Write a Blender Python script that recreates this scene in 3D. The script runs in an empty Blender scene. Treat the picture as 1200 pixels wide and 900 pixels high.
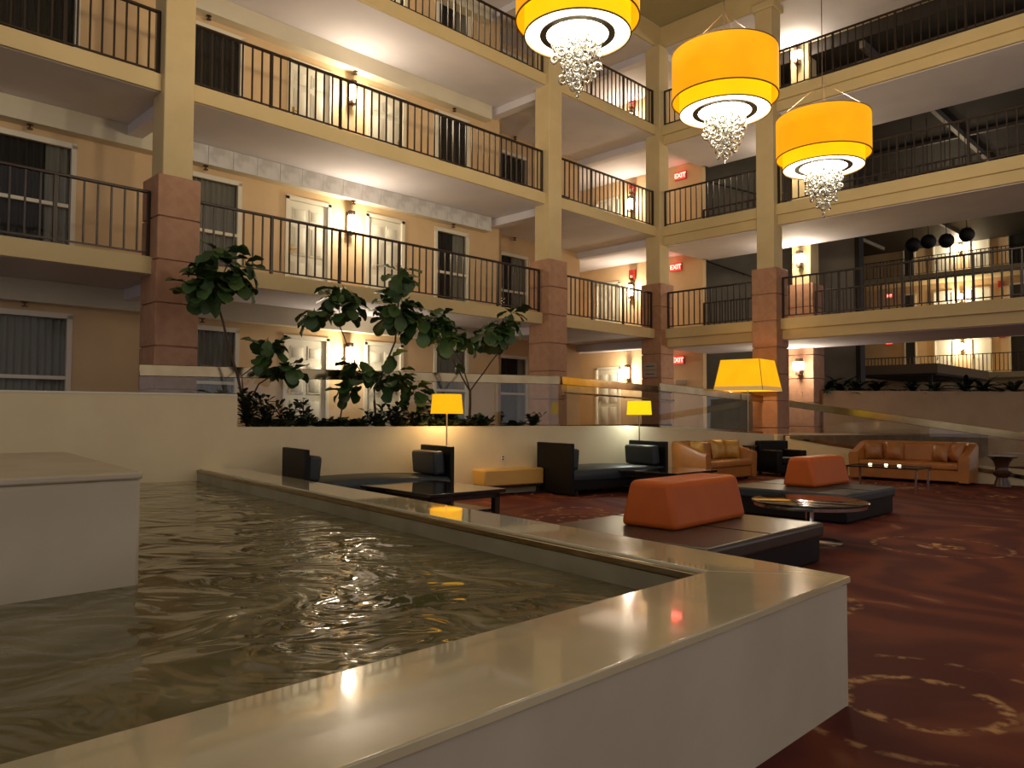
import bpy, math, random
from mathutils import Matrix, Vector
random.seed(7)
SC = bpy.context.scene
COL = SC.collection
R = math.radians

# ------------------------------------------------------------------ camera
F_PX = 891.74
PITCH, ROLL = R(2.2547), R(0.2507)
cam_d = bpy.data.cameras.new('camera'); cam_d.sensor_width = 36; cam_d.sensor_fit = 'HORIZONTAL'
cam_d.lens = F_PX / 1200 * 36; cam_d.clip_start = .05; cam_d.clip_end = 300
cam = bpy.data.objects.new('camera', cam_d); COL.objects.link(cam)
fwd = Vector((0, math.cos(PITCH), math.sin(PITCH))); up0 = Vector((0, -math.sin(PITCH), math.cos(PITCH))); rt0 = Vector((1, 0, 0))
rt = rt0 * math.cos(ROLL) + up0 * math.sin(ROLL); up = -rt0 * math.sin(ROLL) + up0 * math.cos(ROLL)
m = Matrix((rt, up, -fwd)).transposed().to_4x4(); m.translation = Vector((0, 0, 1.4))
cam.matrix_world = m
SC.camera = cam

# ------------------------------------------------------------------ world, exposure
SC.view_settings.view_transform = 'Standard'; SC.view_settings.look = 'None'
SC.view_settings.exposure = 0.18; SC.view_settings.gamma = 1.0; SC.view_settings.use_curve_mapping = False
W = bpy.data.worlds.new('night'); SC.world = W; W.use_nodes = True
bg = W.node_tree.nodes['Background']; bg.inputs[0].default_value = (.67, .61, .59, 1); bg.inputs[1].default_value = .80
SC.cycles.use_denoising = True
SC.cycles.max_bounces = 6; SC.cycles.diffuse_bounces = 3; SC.cycles.glossy_bounces = 3; SC.cycles.transmission_bounces = 6
SC.cycles.transparent_max_bounces = 12; SC.cycles.sample_clamp_indirect = 3; SC.cycles.sample_clamp_direct = 0
SC.cycles.caustics_reflective = False; SC.cycles.caustics_refractive = False

# ------------------------------------------------------------------ facade frame: x along left balconies (away), y behind them
CX, CY = 4.163, 21.702
S2 = math.sqrt(.5)
FR = Matrix.Translation((CX, CY, 0)) @ Matrix.Rotation(R(45), 4, 'Z')
def fw(x, y, z=0): return Vector((CX + S2 * x - S2 * y, CY + S2 * x + S2 * y, z))
Z1, Z2, Z3, Z4, Z5 = .904, 3.82, 6.736, 9.652, 12.6

# ------------------------------------------------------------------ materials
MATS = {}
def mat(name, base, rough=.6, metal=0, noise=None, bump=None, emis=None, es=0, coat=0, trans=0, ior=None, spec=None, alpha=None, noise2=None):
    if name in MATS: return MATS[name]
    M = bpy.data.materials.new(name); M.use_nodes = True; N = M.node_tree; b = N.nodes['Principled BSDF']
    b.inputs['Base Color'].default_value = (*base, 1); b.inputs['Roughness'].default_value = rough; b.inputs['Metallic'].default_value = metal
    if coat: b.inputs['Coat Weight'].default_value = coat; b.inputs['Coat Roughness'].default_value = .08
    if trans: b.inputs['Transmission Weight'].default_value = trans
    if ior: b.inputs['IOR'].default_value = ior
    if spec is not None: b.inputs['Specular IOR Level'].default_value = spec
    if emis: b.inputs['Emission Color'].default_value = (*emis, 1); b.inputs['Emission Strength'].default_value = es
    if alpha is not None: b.inputs['Alpha'].default_value = alpha
    tc = None
    if noise or bump: tc = N.nodes.new('ShaderNodeTexCoord')
    if noise:
        sc, col2, amt = noise
        n = N.nodes.new('ShaderNodeTexNoise'); n.inputs['Scale'].default_value = sc; n.inputs['Detail'].default_value = 4
        N.links.new(tc.outputs['Object'], n.inputs['Vector'])
        r = N.nodes.new('ShaderNodeMapRange'); r.inputs[1].default_value = .38; r.inputs[2].default_value = .62; r.inputs[4].default_value = amt
        N.links.new(n.outputs['Fac'], r.inputs[0])
        mx = N.nodes.new('ShaderNodeMix'); mx.data_type = 'RGBA'; mx.inputs[6].default_value = (*base, 1); mx.inputs[7].default_value = (*col2, 1)
        N.links.new(r.outputs[0], mx.inputs[0]); N.links.new(mx.outputs[2], b.inputs['Base Color'])
    if bump:
        sc, st = bump
        n = N.nodes.new('ShaderNodeTexNoise'); n.inputs['Scale'].default_value = sc; n.inputs['Detail'].default_value = 3
        N.links.new(tc.outputs['Object'], n.inputs['Vector'])
        bp = N.nodes.new('ShaderNodeBump'); bp.inputs['Strength'].default_value = st; bp.inputs['Distance'].default_value = .02
        N.links.new(n.outputs['Fac'], bp.inputs['Height']); N.links.new(bp.outputs[0], b.inputs['Normal'])
    MATS[name] = M; return M

wall_m = mat('peach_wall_paint', (.68, .48, .27), .8, noise=(2, (.62, .43, .24), .6))
fascia_m = mat('cream_fascia_paint', (.64, .50, .26), .7, noise=(1.5, (.58, .45, .23), .6))
shaft_m = mat('cream_shaft_paint', (.62, .49, .27), .75, noise=(2, (.55, .42, .22), .6))
soffit_m = mat('lavender_lit_soffit', (.70, .66, .72), .8, noise=(1, (.62, .59, .66), .7))  # lavender cast of the cool light is mixed into this base colour
bulk_m = mat('bulkhead_paint', (.66, .60, .46), .8, noise=(1.5, (.60, .54, .42), .8))
bulkg_m = mat('grey_bulkhead_paint', (.66, .64, .63), .8, noise=(5, (.50, .48, .47), .9))
clad_m = mat('terracotta_stone', (.44, .235, .14), .6, noise=(6, (.37, .185, .105), .8), bump=(40, .15))
ceil_m = mat('atrium_ceiling_paint', (.42, .36, .20), .8, noise=(.8, (.36, .31, .17), .7))
iron_m = mat('dark_brown_iron', (.035, .022, .017), .35, metal=.3)
white_m = mat('white_trim_paint', (.74, .68, .55), .5)
door_m = mat('white_door_paint', (.70, .66, .54), .5)
brass_m = mat('brass', (.75, .5, .14), .25, metal=1)
bronze_m = mat('dark_bronze', (.08, .05, .035), .35, metal=.8)
curt_l = mat('pale_curtain_fabric', (.34, .33, .27), .85)
curt_d = mat('dark_curtain_fabric', (.030, .026, .022), .8)
pane_m = mat('window_glass', (.01, .01, .01), .02, trans=.0, alpha=.15, spec=.6)
grey_m = mat('grey_wall_paint', (.24, .22, .19), .85, noise=(1.5, (.19, .175, .15), .7))
steel_m = mat('brushed_steel', (.40, .31, .18), .14, metal=1, noise=(3, (.30, .23, .13), .7))
chrome_m = mat('chrome', (.75, .73, .70), .08, metal=1)
rim_m = mat('polished_cream_stone', (.60, .53, .34), .12, noise=(3, (.54, .47, .29), .7), coat=1)
rim_m.node_tree.nodes['Principled BSDF'].inputs['Coat Roughness'].default_value = .035
basin_m = mat('painted_basin_wall', (.52, .46, .35), .5, noise=(2, (.45, .39, .29), .7))
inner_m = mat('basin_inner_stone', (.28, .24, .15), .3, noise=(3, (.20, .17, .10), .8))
plinth_m = mat('plinth_stone', (.52, .45, .33), .45, noise=(2, (.44, .37, .26), .7))
low_m = mat('cream_low_wall_paint', (.72, .60, .37), .55, noise=(2, (.66, .54, .33), .6))
black_leather = mat('black_leather', (.006, .005, .005), .5, bump=(120, .08), spec=.22)
slate_leather = mat('slate_leather', (.024, .033, .038), .42, spec=.4, bump=(90, .1), noise=(3, (.028, .034, .036), .7))
brown_leather = mat('dark_brown_leather', (.055, .042, .034), .30, bump=(90, .08), noise=(3, (.042, .032, .026), .7))
red_leather = mat('rust_red_leather', (.52, .105, .010), .5, bump=(90, .08), noise=(3, (.45, .085, .008), .6), spec=.3)
amber_leather = mat('amber_leather', (.44, .165, .034), .34, bump=(60, .1), noise=(3, (.34, .12, .024), .7))
mustard_leather = mat('mustard_leather', (.62, .36, .09), .45, bump=(90, .08))
gold_satin = mat('gold_satin', (.56, .30, .055), .33, bump=(14, .5), noise=(8, (.42, .2, .035), .7))
rust_satin = mat('copper_satin', (.40, .16, .045), .35, bump=(14, .5), noise=(8, (.30, .11, .03), .7))
wood_m = mat('espresso_wood', (.022, .014, .010), .22, noise=(10, (.035, .02, .013), .6))
gloss_m = mat('black_glass_top', (.012, .010, .009), .05, coat=.6, spec=.8)
soil_m = mat('soil', (.03, .022, .014), .9, bump=(30, .6))
bark_m = mat('bark', (.075, .045, .028), .8, bump=(40, .4))
leaf_m = mat('fig_leaf_green', (.045, .10, .022), .48, noise=(5, (.03, .07, .02), .8))
leaf_p = mat('pale_leaf_green', (.10, .18, .045), .48, noise=(5, (.08, .14, .04), .8))
shrub_m = mat('shrub_leaf_green', (.020, .038, .015), .5)
palm_m = mat('palm_leaf_green', (.014, .024, .010), .5)
green_m = mat('green_metal', (.04, .10, .06), .4)
black_m = mat('matte_black', (.012, .011, .010), .6)
dark_m = mat('dark_brown_ceiling', (.022, .016, .013), .6)
mull_m = mat('aluminium_mullion', (.16, .14, .12), .4, metal=.3)
plaque_m = mat('grey_plaque', (.36, .30, .24), .4)
text_m = mat('dark_lettering', (.05, .04, .03), .5)
alarm_m = mat('alarm_red', (.5, .03, .02), .4)
floor_up = mat('beige_corridor_carpet', (.20, .13, .07), .9, noise=(6, (.15, .09, .05), .8))
crystal_m = mat('crystal_glass', (.95, .95, .86), .03, trans=.85, ior=1.45, spec=.9)
sconce_glow = mat('sconce_glow', (1, .9, .7), .4, emis=(1, .84, .60), es=24)
exit_glow = mat('exit_red_glow', (.5, .02, .02), .5, emis=(1, .045, .03), es=2.2)
exit_letters = mat('exit_letter_glow', (1, .5, .4), .5, emis=(1, .5, .38), es=2.0)
navy_m = mat('navy_fabric', (.03, .03, .07), .8)

def glass_mat():
    M = bpy.data.materials.new('clear_guard_glass'); M.use_nodes = True; N = M.node_tree; N.nodes.clear()
    o = N.nodes.new('ShaderNodeOutputMaterial'); mx = N.nodes.new('ShaderNodeMixShader'); t = N.nodes.new('ShaderNodeBsdfTransparent'); g = N.nodes.new('ShaderNodeBsdfGlossy')
    t.inputs[0].default_value = (.96, .97, .95, 1); g.inputs['Roughness'].default_value = .01
    f = N.nodes.new('ShaderNodeLayerWeight'); f.inputs[0].default_value = .5
    pw = N.nodes.new('ShaderNodeMath'); pw.operation = 'POWER'; pw.inputs[1].default_value = 4; N.links.new(f.outputs['Facing'], pw.inputs[0])
    a = N.nodes.new('ShaderNodeMath'); a.operation = 'MULTIPLY_ADD'; a.inputs[1].default_value = .5; a.inputs[2].default_value = .045; a.use_clamp = True
    N.links.new(pw.outputs[0], a.inputs[0]); N.links.new(a.outputs[0], mx.inputs[0]); N.links.new(t.outputs[0], mx.inputs[1]); N.links.new(g.outputs[0], mx.inputs[2]); N.links.new(mx.outputs[0], o.inputs[0])
    return M
glass_m = glass_mat()

def shade_mat(name, c, cm, st, gs=0.0):
    """lit translucent fabric: emission mottled by noise between two tones"""
    M = bpy.data.materials.new(name); M.use_nodes = True; N = M.node_tree; b = N.nodes['Principled BSDF']
    b.inputs['Base Color'].default_value = (c[0] * .5, c[1] * .5, c[2] * .5, 1); b.inputs['Roughness'].default_value = .9
    tc = N.nodes.new('ShaderNodeTexCoord'); sp = N.nodes.new('ShaderNodeTexNoise'); sp.inputs['Scale'].default_value = 2.2
    N.links.new(tc.outputs['Object'], sp.inputs['Vector'])
    mx = N.nodes.new('ShaderNodeMix'); mx.data_type = 'RGBA'; mx.inputs[6].default_value = (*c, 1); mx.inputs[7].default_value = (*cm, 1)
    N.links.new(sp.outputs['Fac'], mx.inputs[0]); N.links.new(mx.outputs[2], b.inputs['Emission Color']); b.inputs['Emission Strength'].default_value = st
    return M
shade_out = shade_mat('amber_drum_fabric', (.90, .30, .004), (.98, .50, .003), .84)
shade_in = shade_mat('yellow_drum_fabric', (1, .50, .003), (1, .66, .003), .95)
shade_flr = shade_mat('orange_lamp_fabric', (.92, .36, .004), (1, .56, .006), .88)
shade_yel = shade_mat('yellow_lamp_fabric', (.95, .62, .004), (1, .78, .01), .85)
diff_out = mat('diffuser_glow', (1, .95, .8), .5, emis=(1, .88, .62), es=4)
diff_in = mat('diffuser_core_glow', (1, .95, .8), .5, emis=(1, .88, .66), es=22)
bulb_m = mat('bulb_glow', (1, .9, .7), .5, emis=(1, .75, .4), es=12)

def carpet():
    M = bpy.data.materials.new('burgundy_swirl_carpet'); M.use_nodes = True; N = M.node_tree; L = N.links; b = N.nodes['Principled BSDF']
    b.inputs['Roughness'].default_value = .75; b.inputs['Specular IOR Level'].default_value = .25
    tc = N.nodes.new('ShaderNodeTexCoord')
    n = N.nodes.new('ShaderNodeTexNoise'); n.inputs['Scale'].default_value = .35; n.inputs['Detail'].default_value = 2
    L.new(tc.outputs['Object'], n.inputs['Vector'])
    add = N.nodes.new('ShaderNodeVectorMath'); add.operation = 'MULTIPLY_ADD'; add.inputs[1].default_value = (2.6, 2.6, 0)
    L.new(n.outputs['Color'], add.inputs[0]); L.new(tc.outputs['Object'], add.inputs[2])
    w = N.nodes.new('ShaderNodeTexWave'); w.inputs['Scale'].default_value = .5; w.inputs['Distortion'].default_value = 11; w.inputs['Detail'].default_value = 3; w.inputs['Detail Scale'].default_value = 1.2
    L.new(add.outputs[0], w.inputs['Vector'])
    v = N.nodes.new('ShaderNodeTexVoronoi'); v.inputs['Scale'].default_value = .55; v.inputs['Randomness'].default_value = .7
    L.new(tc.outputs['Object'], v.inputs['Vector'])
    s = N.nodes.new('ShaderNodeMath'); s.operation = 'MULTIPLY'; s.inputs[1].default_value = 42; L.new(v.outputs['Distance'], s.inputs[0])
    sn = N.nodes.new('ShaderNodeMath'); sn.operation = 'SINE'; L.new(s.outputs[0], sn.inputs[0])
    n2 = N.nodes.new('ShaderNodeTexNoise'); n2.inputs['Scale'].default_value = 9; n2.inputs['Detail'].default_value = 3; L.new(tc.outputs['Object'], n2.inputs['Vector'])
    def ramp(src, a, bb, hi=1):
        r = N.nodes.new('ShaderNodeMapRange'); r.inputs[1].default_value = a; r.inputs[2].default_value = bb; r.inputs[4].default_value = hi; L.new(src, r.inputs[0]); return r.outputs[0]
    ring = ramp(sn.outputs[0], .80, 1.0)
    near = ramp(v.outputs['Distance'], .62, .40)
    mask = ramp(n2.outputs['Fac'], .46, .58)
    def mul(a, c):
        q = N.nodes.new('ShaderNodeMath'); q.operation = 'MULTIPLY'; L.new(a, q.inputs[0]); L.new(c, q.inputs[1]); return q.outputs[0]
    gold1 = mul(mul(ring, near), mask)
    fl = ramp(w.outputs['Fac'], .90, .99); n3 = N.nodes.new('ShaderNodeTexNoise'); n3.inputs['Scale'].default_value = 1.3; L.new(tc.outputs['Object'], n3.inputs['Vector'])
    gold2 = mul(fl, ramp(n3.outputs['Fac'], .58, .70, .5))
    mxm = N.nodes.new('ShaderNodeMath'); mxm.operation = 'MAXIMUM'; L.new(gold1, mxm.inputs[0]); L.new(gold2, mxm.inputs[1])
    base = N.nodes.new('ShaderNodeMix'); base.data_type = 'RGBA'; base.inputs[6].default_value = (.085, .012, .010, 1); base.inputs[7].default_value = (.15, .032, .014, 1)
    L.new(ramp(w.outputs['Fac'], .2, .95), base.inputs[0])
    fin = N.nodes.new('ShaderNodeMix'); fin.data_type = 'RGBA'; fin.inputs[7].default_value = (.50, .29, .12, 1)
    L.new(base.outputs[2], fin.inputs[6]); L.new(mxm.outputs[0], fin.inputs[0]); L.new(fin.outputs[2], b.inputs['Base Color'])
    return M
carpet_m = carpet()

def water_mat():
    M = bpy.data.materials.new('murky_green_water'); M.use_nodes = True; N = M.node_tree; L = N.links; b = N.nodes['Principled BSDF']
    b.inputs['Roughness'].default_value = .04; b.inputs['IOR'].default_value = 1.34
    tc = N.nodes.new('ShaderNodeTexCoord')
    n = N.nodes.new('ShaderNodeTexNoise'); n.inputs['Scale'].default_value = 1.4; n.inputs['Detail'].default_value = 4; L.new(tc.outputs['Object'], n.inputs['Vector'])
    mx = N.nodes.new('ShaderNodeMix'); mx.data_type = 'RGBA'; mx.inputs[6].default_value = (.095, .080, .030, 1); mx.inputs[7].default_value = (.19, .165, .085, 1)
    r = N.nodes.new('ShaderNodeMapRange'); r.inputs[1].default_value = .35; r.inputs[2].default_value = .65; L.new(n.outputs['Fac'], r.inputs[0]); L.new(r.outputs[0], mx.inputs[0]); L.new(mx.outputs[2], b.inputs['Base Color'])
    mp = N.nodes.new('ShaderNodeMapping'); mp.inputs['Scale'].default_value = (.8, 1.0, 1); L.new(tc.outputs['Object'], mp.inputs['Vector'])
    w1 = N.nodes.new('ShaderNodeTexNoise'); w1.inputs['Scale'].default_value = 2.1; w1.inputs['Detail'].default_value = 2; w1.inputs['Distortion'].default_value = 1.0; L.new(mp.outputs[0], w1.inputs['Vector'])
    bp = N.nodes.new('ShaderNodeBump'); bp.inputs['Strength'].default_value = .8; bp.inputs['Distance'].default_value = .075; L.new(w1.outputs['Fac'], bp.inputs['Height']); L.new(bp.outputs[0], b.inputs['Normal'])
    return M
water_m = water_mat()

# ------------------------------------------------------------------ mesh builder
class MB:
    def __init__(s): s.v = []; s.f = []
    def box(s, x0, x1, y0, y1, z0, z1, tw=0, td=0):
        i = len(s.v)
        s.v += [(x0, y0, z0), (x1, y0, z0), (x1, y1, z0), (x0, y1, z0), (x0 + tw, y0 + td, z1), (x1 - tw, y0 + td, z1), (x1 - tw, y1 - td, z1), (x0 + tw, y1 - td, z1)]
        s.f += [(i + 3, i + 2, i + 1, i), (i + 4, i + 5, i + 6, i + 7), (i, i + 1, i + 5, i + 4), (i + 1, i + 2, i + 6, i + 5), (i + 2, i + 3, i + 7, i + 6), (i + 3, i, i + 4, i + 7)]
        return s
    def prism(s, pts, z0, z1, z1s=None):
        i = len(s.v); n = len(pts)
        a = sum(pts[k][0] * pts[(k + 1) % n][1] - pts[(k + 1) % n][0] * pts[k][1] for k in range(n))
        zs = z1s or [z1] * n
        if a < 0: pts = pts[::-1]; zs = zs[::-1]
        s.v += [(p[0], p[1], z0) for p in pts] + [(p[0], p[1], zs[k]) for k, p in enumerate(pts)]
        s.f.append(tuple(range(i + n - 1, i - 1, -1))); s.f.append(tuple(range(i + n, i + 2 * n)))
        for k in range(n):
            j = (k + 1) % n; s.f.append((i + k, i + j, i + n + j, i + n + k))
        return s
    def lathe(s, prof, seg=24, c=(0, 0), cap=True, sx=1, sy=1):
        i = len(s.v)
        for r, z in prof:
            for k in range(seg):
                a = 2 * math.pi * k / seg; s.v.append((c[0] + sx * r * math.cos(a), c[1] + sy * r * math.sin(a), z))
        for q in range(len(prof) - 1):
            for k in range(seg):
                j = (k + 1) % seg; a = i + q * seg; s.f.append((a + k, a + j, a + seg + j, a + seg + k))
        if cap:
            s.f.append(tuple(range(i + seg - 1, i - 1, -1))); e = i + (len(prof) - 1) * seg; s.f.append(tuple(range(e, e + seg)))
        return s
    def tube(s, pts, rad, seg=8):
        pts = [Vector(p) for p in pts]; i = len(s.v)
        rads = rad if isinstance(rad, (list, tuple)) else [rad] * len(pts)
        for q, p in enumerate(pts):
            t = (pts[min(q + 1, len(pts) - 1)] - pts[max(q - 1, 0)]).normalized()
            u = t.cross(Vector((0, 0, 1)));
            if u.length < .1: u = t.cross(Vector((1, 0, 0)))
            u.normalize(); w = t.cross(u)
            for k in range(seg):
                a = 2 * math.pi * k / seg; s.v.append(tuple(p + (u * math.cos(a) + w * math.sin(a)) * rads[q]))
        for q in range(len(pts) - 1):
            for k in range(seg):
                j = (k + 1) % seg; a = i + q * seg; s.f.append((a + k, a + seg + k, a + seg + j, a + j))
        s.f.append(tuple(range(i, i + seg))); e = i + (len(pts) - 1) * seg; s.f.append(tuple(range(e + seg - 1, e - 1, -1)))
        return s
    def add(s, verts, faces):
        i = len(s.v); s.v += [tuple(v) for v in verts]; s.f += [tuple(i + k for k in f) for f in faces]; return s
    def mesh(s, name, m, sharp=35):
        me = bpy.data.meshes.new(name); me.from_pydata(s.v, [], s.f); me.materials.append(m)
        me.polygons.foreach_set('use_smooth', [True] * len(me.polygons)); me.set_sharp_from_angle(angle=R(sharp)); me.update(); return me

def put(name, me, parent=None, loc=(0, 0, 0), rot=None, mw=None, scale=None):
    o = bpy.data.objects.new(name, me); COL.objects.link(o)
    if parent: o.parent = parent
    if mw is not None: o.matrix_world = mw
    else:
        o.location = loc
        if rot is not None: o.rotation_euler = rot if hasattr(rot, '__len__') else (0, 0, rot)
        if scale: o.scale = scale
    return o
def part(name, mb, m, parent, loc=(0, 0, 0), rot=None, bev=0, seg=2, label=None, kind=None, sharp=35):
    o = put(name, mb.mesh(name, m, sharp), parent, loc, rot)
    if bev:
        b = o.modifiers.new('bevel', 'BEVEL'); b.width = bev; b.segments = seg; b.limit_method = 'ANGLE'; b.angle_limit = R(40)
    if label: o['label'] = label
    if kind: o['kind'] = kind
    return o
def tag(o, label=None, cat=None, group=None, kind=None):
    if label: o['label'] = label
    if cat: o['category'] = cat
    if group: o['group'] = group
    if kind: o['kind'] = kind
    return o
def thing(name, label, cat, loc=(0, 0, 0), rot=0, group=None, kind=None):
    o = bpy.data.objects.new(name, None); o.empty_display_size = .1; COL.objects.link(o); o.location = loc; o.rotation_euler = (0, 0, rot)
    return tag(o, label, cat, group, kind)
def struct(name, mb, m, label=None, frame=True, sharp=35):
    o = put(name, mb.mesh(name, m, sharp), mw=FR.copy() if frame else None)
    o['kind'] = 'structure'
    if label: o['label'] = label
    return o
A45 = R(45)

# ================================================================== STRUCTURE
# lounge carpet and upper walkway floor
I0 = Vector((-4.369, 10.667)); WD = Vector((.8292, .5590)); WN = Vector((-.5590, .8292))
def wp(t, off=0, z=None):
    p = I0 + WD * t + WN * off
    return (p.x, p.y) if z is None else (p.x, p.y, z)
T_B = 8.152                        # bend of the low wall
BP = wp(T_B)
C9 = (6.72, 18.98)                 # where it meets the tall pillar
BD = Vector((S2, -S2))
struct('floor', MB().box(-26, 30, -12, 50, -.2, 0), carpet_m, 'burgundy carpet with gold swirls across the sunken lounge', frame=False)
up = [wp(-14), wp(0), wp(T_B), C9, (C9[0] + BD.x * .4, C9[1] + BD.y * .4), (12.5, 20.3), (30, 42), (10, 50), (-24, 20)]
up = [(p[0] + .02 * WN.x, p[1] + .1) if k < 5 else p for k, p in enumerate(up)]
struct('floor', MB().prism(up, .3, Z1), floor_up, 'beige raised walkway floor behind the low wall', frame=False)

# back wall of the left facade: pieces with openings
def wall_pieces(mb, x0, x1, z0, z1, ops, y0, y1):
    """wall in the x-z plane between y0 and y1 with rectangular openings (a, b, za, zb)"""
    x = x0
    for a, b, za, zb in sorted(ops):
        mb.box(x, a, y0, y1, z0, z1)
        if zb < z1: mb.box(a, b, y0, y1, zb, z1)
        if za > z0: mb.box(a, b, y0, y1, z0, za)
        x = b
    mb.box(x, x1, y0, y1, z0, z1)
WY = 2.0
OPEN_W = [(-17.4, -14.5), (-13.05, -11.55), (-6.56, -5.5)]
OPEN_D = [(-10.5, -9.55), (-8.55, -7.55)]
names = {Z1: 'ground level', Z2: 'first balcony level', Z3: 'second balcony level', Z4: 'third balcony level'}
tops = {Z1: Z2 - .27, Z2: Z3 - .27, Z3: Z4 - .27, Z4: Z5 - .6}
for z in (Z1, Z2, Z3, Z4):
    mb = MB()
    ops = [(a, b, z + .04, z + 2.13) for a, b in OPEN_W] + [(a, b, z, z + 2.08) for a, b in OPEN_D]
    wall_pieces(mb, -23, -4.3, z, tops[z], ops, WY, WY + .25)
    wall_pieces(mb, -4.3, -.15, z, tops[z], [(-3.55, -2.4, z + .04, z + 2.13)], 2.9, 3.15)
    mb.box(-4.4, -4.3, WY, 3.1, z, tops[z])
    struct('wall_left', mb, wall_m, 'peach wall with white doors and windows, %s' % names[z])
    mb = MB()     # corner lobby
    mb.box(-.15, .0, 2.9, 6.2, z, tops[z]); mb.box(-.15, 2.7, 6.0, 6.2, z, tops[z])
    wall_pieces2 = [(3.24, 4.22), ]
    # wall x = 2.5 with one door opening, built in y
    y = .03
    for a, b in wall_pieces2:
        mb.box(2.5, 2.7, y, a, z, tops[z]); mb.box(2.5, 2.7, a, b, z + 2.08, tops[z]); y = b
    mb.box(2.5, 2.7, y, 6.1, z, tops[z])
    struct('wall_corner', mb, wall_m, 'peach wall of the corner lobby with a red exit sign, %s' % names[z])

# slabs
def left_slab(z, top_is_l5=False):
    lo = z - .27 if not top_is_l5 else z - .62
    mb = MB().box(-23, 0.0, -.12, 3.3, lo, z); mb.box(0, 2.7, -.12, 6.3, lo, z); mb.box(-5, 0, 3.3, 6.3, lo, z)
    return mb
for z in (Z2, Z3, Z4, Z5):
    mb = left_slab(z, z == Z5)
    struct('balcony_slab', mb, fascia_m, 'cream fascia slab along the left, under the %s' % ({Z2: 'first balcony', Z3: 'second balcony', Z4: 'third balcony', Z5: 'roof'}[z]))
    lo = z - (.62 if z == Z5 else .27)
    sf = MB().box(-23, 0.0, -.06, 1.99, lo - .006, lo - .002)
    sf.box(.0, 2.49, -.06, 5.99, lo - .006, lo - .002); sf.box(-4.25, 0, 2.0, 2.89, lo - .006, lo - .002)
    struct('ceiling', sf, soffit_m, 'pale soffit under the left slab, %s' % ({Z2: 'ground level', Z3: 'first balcony', Z4: 'second balcony', Z5: 'third balcony'}[z]))
    # bulkhead along the wall head, transverse beams behind the pillars
    mb = MB().box(-23, -4.94 if z != Z3 else -13.3, 1.72, 2.02, lo - .37, lo - .01)
    if z == Z3: mb.box(-13.3, -4.96, 1.74, 2.02, lo - .365, lo - .01)
    struct('trim', mb, bulk_m, 'pale bulkhead boxed along the wall head below the %s slab' % ({Z2: 'first', Z3: 'second', Z4: 'third', Z5: 'roof'}[z]))
    if z == Z3:
        g = thing('trim', None, None, (CX, CY, 0), A45); g['kind'] = 'structure'; g['label'] = 'row of grey ceiling-edge panels under the second balcony'
        pm_ = MB().box(.006, .49, 1.715, 1.75, lo - .375, lo - .012).mesh('panel', bulkg_m)
        for k in range(17): put('panel', pm_, g, (-13.3 + .4915 * k, 0, 0))
    mb = MB().box(-13.75, -13.5, .2, 1.72, lo - .2, lo - .01).box(-4.79, -4.53, .2, 2.9, lo - .2, lo - .01).box(-.13, .13, .2, 6, lo - .22, lo - .01)
    mb.box(.2, 2.5, -.13, .13, lo - .22, lo - .01)
    struct('beam', mb, soffit_m, 'pale cross beams behind the pillars below the %s slab' % ({Z2: 'first', Z3: 'second', Z4: 'third', Z5: 'roof'}[z]))
for z in (Z2, Z3, Z4, Z5):
    mb = MB()
    if z == Z5: mb.box(-.0, 2.7, -18, -.12, z - .62, z)
    else:
        mb.box(-.10, 2.75, -18, -.12, z - .27, z); mb.box(-.02, 2.67, -18, -.12, z - .52, z - .27)
    struct('bridge_slab', mb, fascia_m, 'cream stepped fascia slab of the bridge on the right, %s' % ({Z2: 'first', Z3: 'second', Z4: 'third', Z5: 'roof'}[z]))
    lo = z - (.62 if z == Z5 else .52)
    struct('ceiling', MB().box(.06, 2.62, -17.9, -.14, lo - .02, lo - .002), soffit_m, 'pale soffit under the bridge on the right, %s slab' % ({Z2: 'first', Z3: 'second', Z4: 'third', Z5: 'roof'}[z]))
# atrium ceiling with coffer beams
mb = MB().box(-26, .1, -24, -.1, Z5 + .02, Z5 + .3)
struct('ceiling', mb, ceil_m, 'olive ceiling of the atrium over the hanging lamps')
mb = MB()
for k in range(6): mb.box(-2.3 - 3.2 * k, -2.0 - 3.2 * k, -24, -.2, Z5 - .22, Z5 + .02)
struct('beam', mb, ceil_m, 'olive ceiling beams across the atrium')

# pillars: shaft with stone cladding blocks up to the first balcony rail
def pillar(x, y, label, top=Z5 - .6, clad_top=5.1, w=.33, s=.235, capital=False):
    t = thing('pillar', label, 'pillar', fw(x, y, 0), A45)
    if clad_top:
        part('shaft', MB().box(-s, s, -s, s, clad_top - .02, top), shaft_m, t, bev=.012, seg=1)
        part('core', MB().box(-w + .03, w - .03, -w + .03, w - .03, 0, clad_top - .01), clad_m, t)
        z = clad_top; n = 0
        blk = MB().box(-w, w, -w, w, 0, .652).mesh('stone_block', clad_m)
        while z > .5:
            o = put('stone_block', blk, t, (0, 0, z - .652)); z -= .672
            b = o.modifiers.new('bevel', 'BEVEL'); b.width = .01; b.segments = 1
    else:
        part('shaft', MB().box(-s, s, -s, s, 0, top), shaft_m, t, bev=.012, seg=1)
    if capital: part('capital', MB().box(-s - .07, s + .07, -s - .07, s + .07, top - .22, top - .02), shaft_m, t, bev=.03)
    return t
pillar(-13.62, 0, 'cream pillar on rust stone base, left of the fig trees')
pillar(-4.66, 0, 'cream pillar on stone block base between the long and short balconies')
pillar(0, 0, 'cream pillar on stone blocks in the far corner of the atrium')
pillar(0, -3.4, 'cream pillar on stone blocks behind the giant square floor lamp', capital=True)
pillar(2.9, -3.05, 'set-back pillar with wall lamps behind the right-hand bridges', clad_top=5.1, w=.36, s=.27)
pillar(0, -12.6, 'cream pillar on stone base beyond the right-hand sofa')

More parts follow.
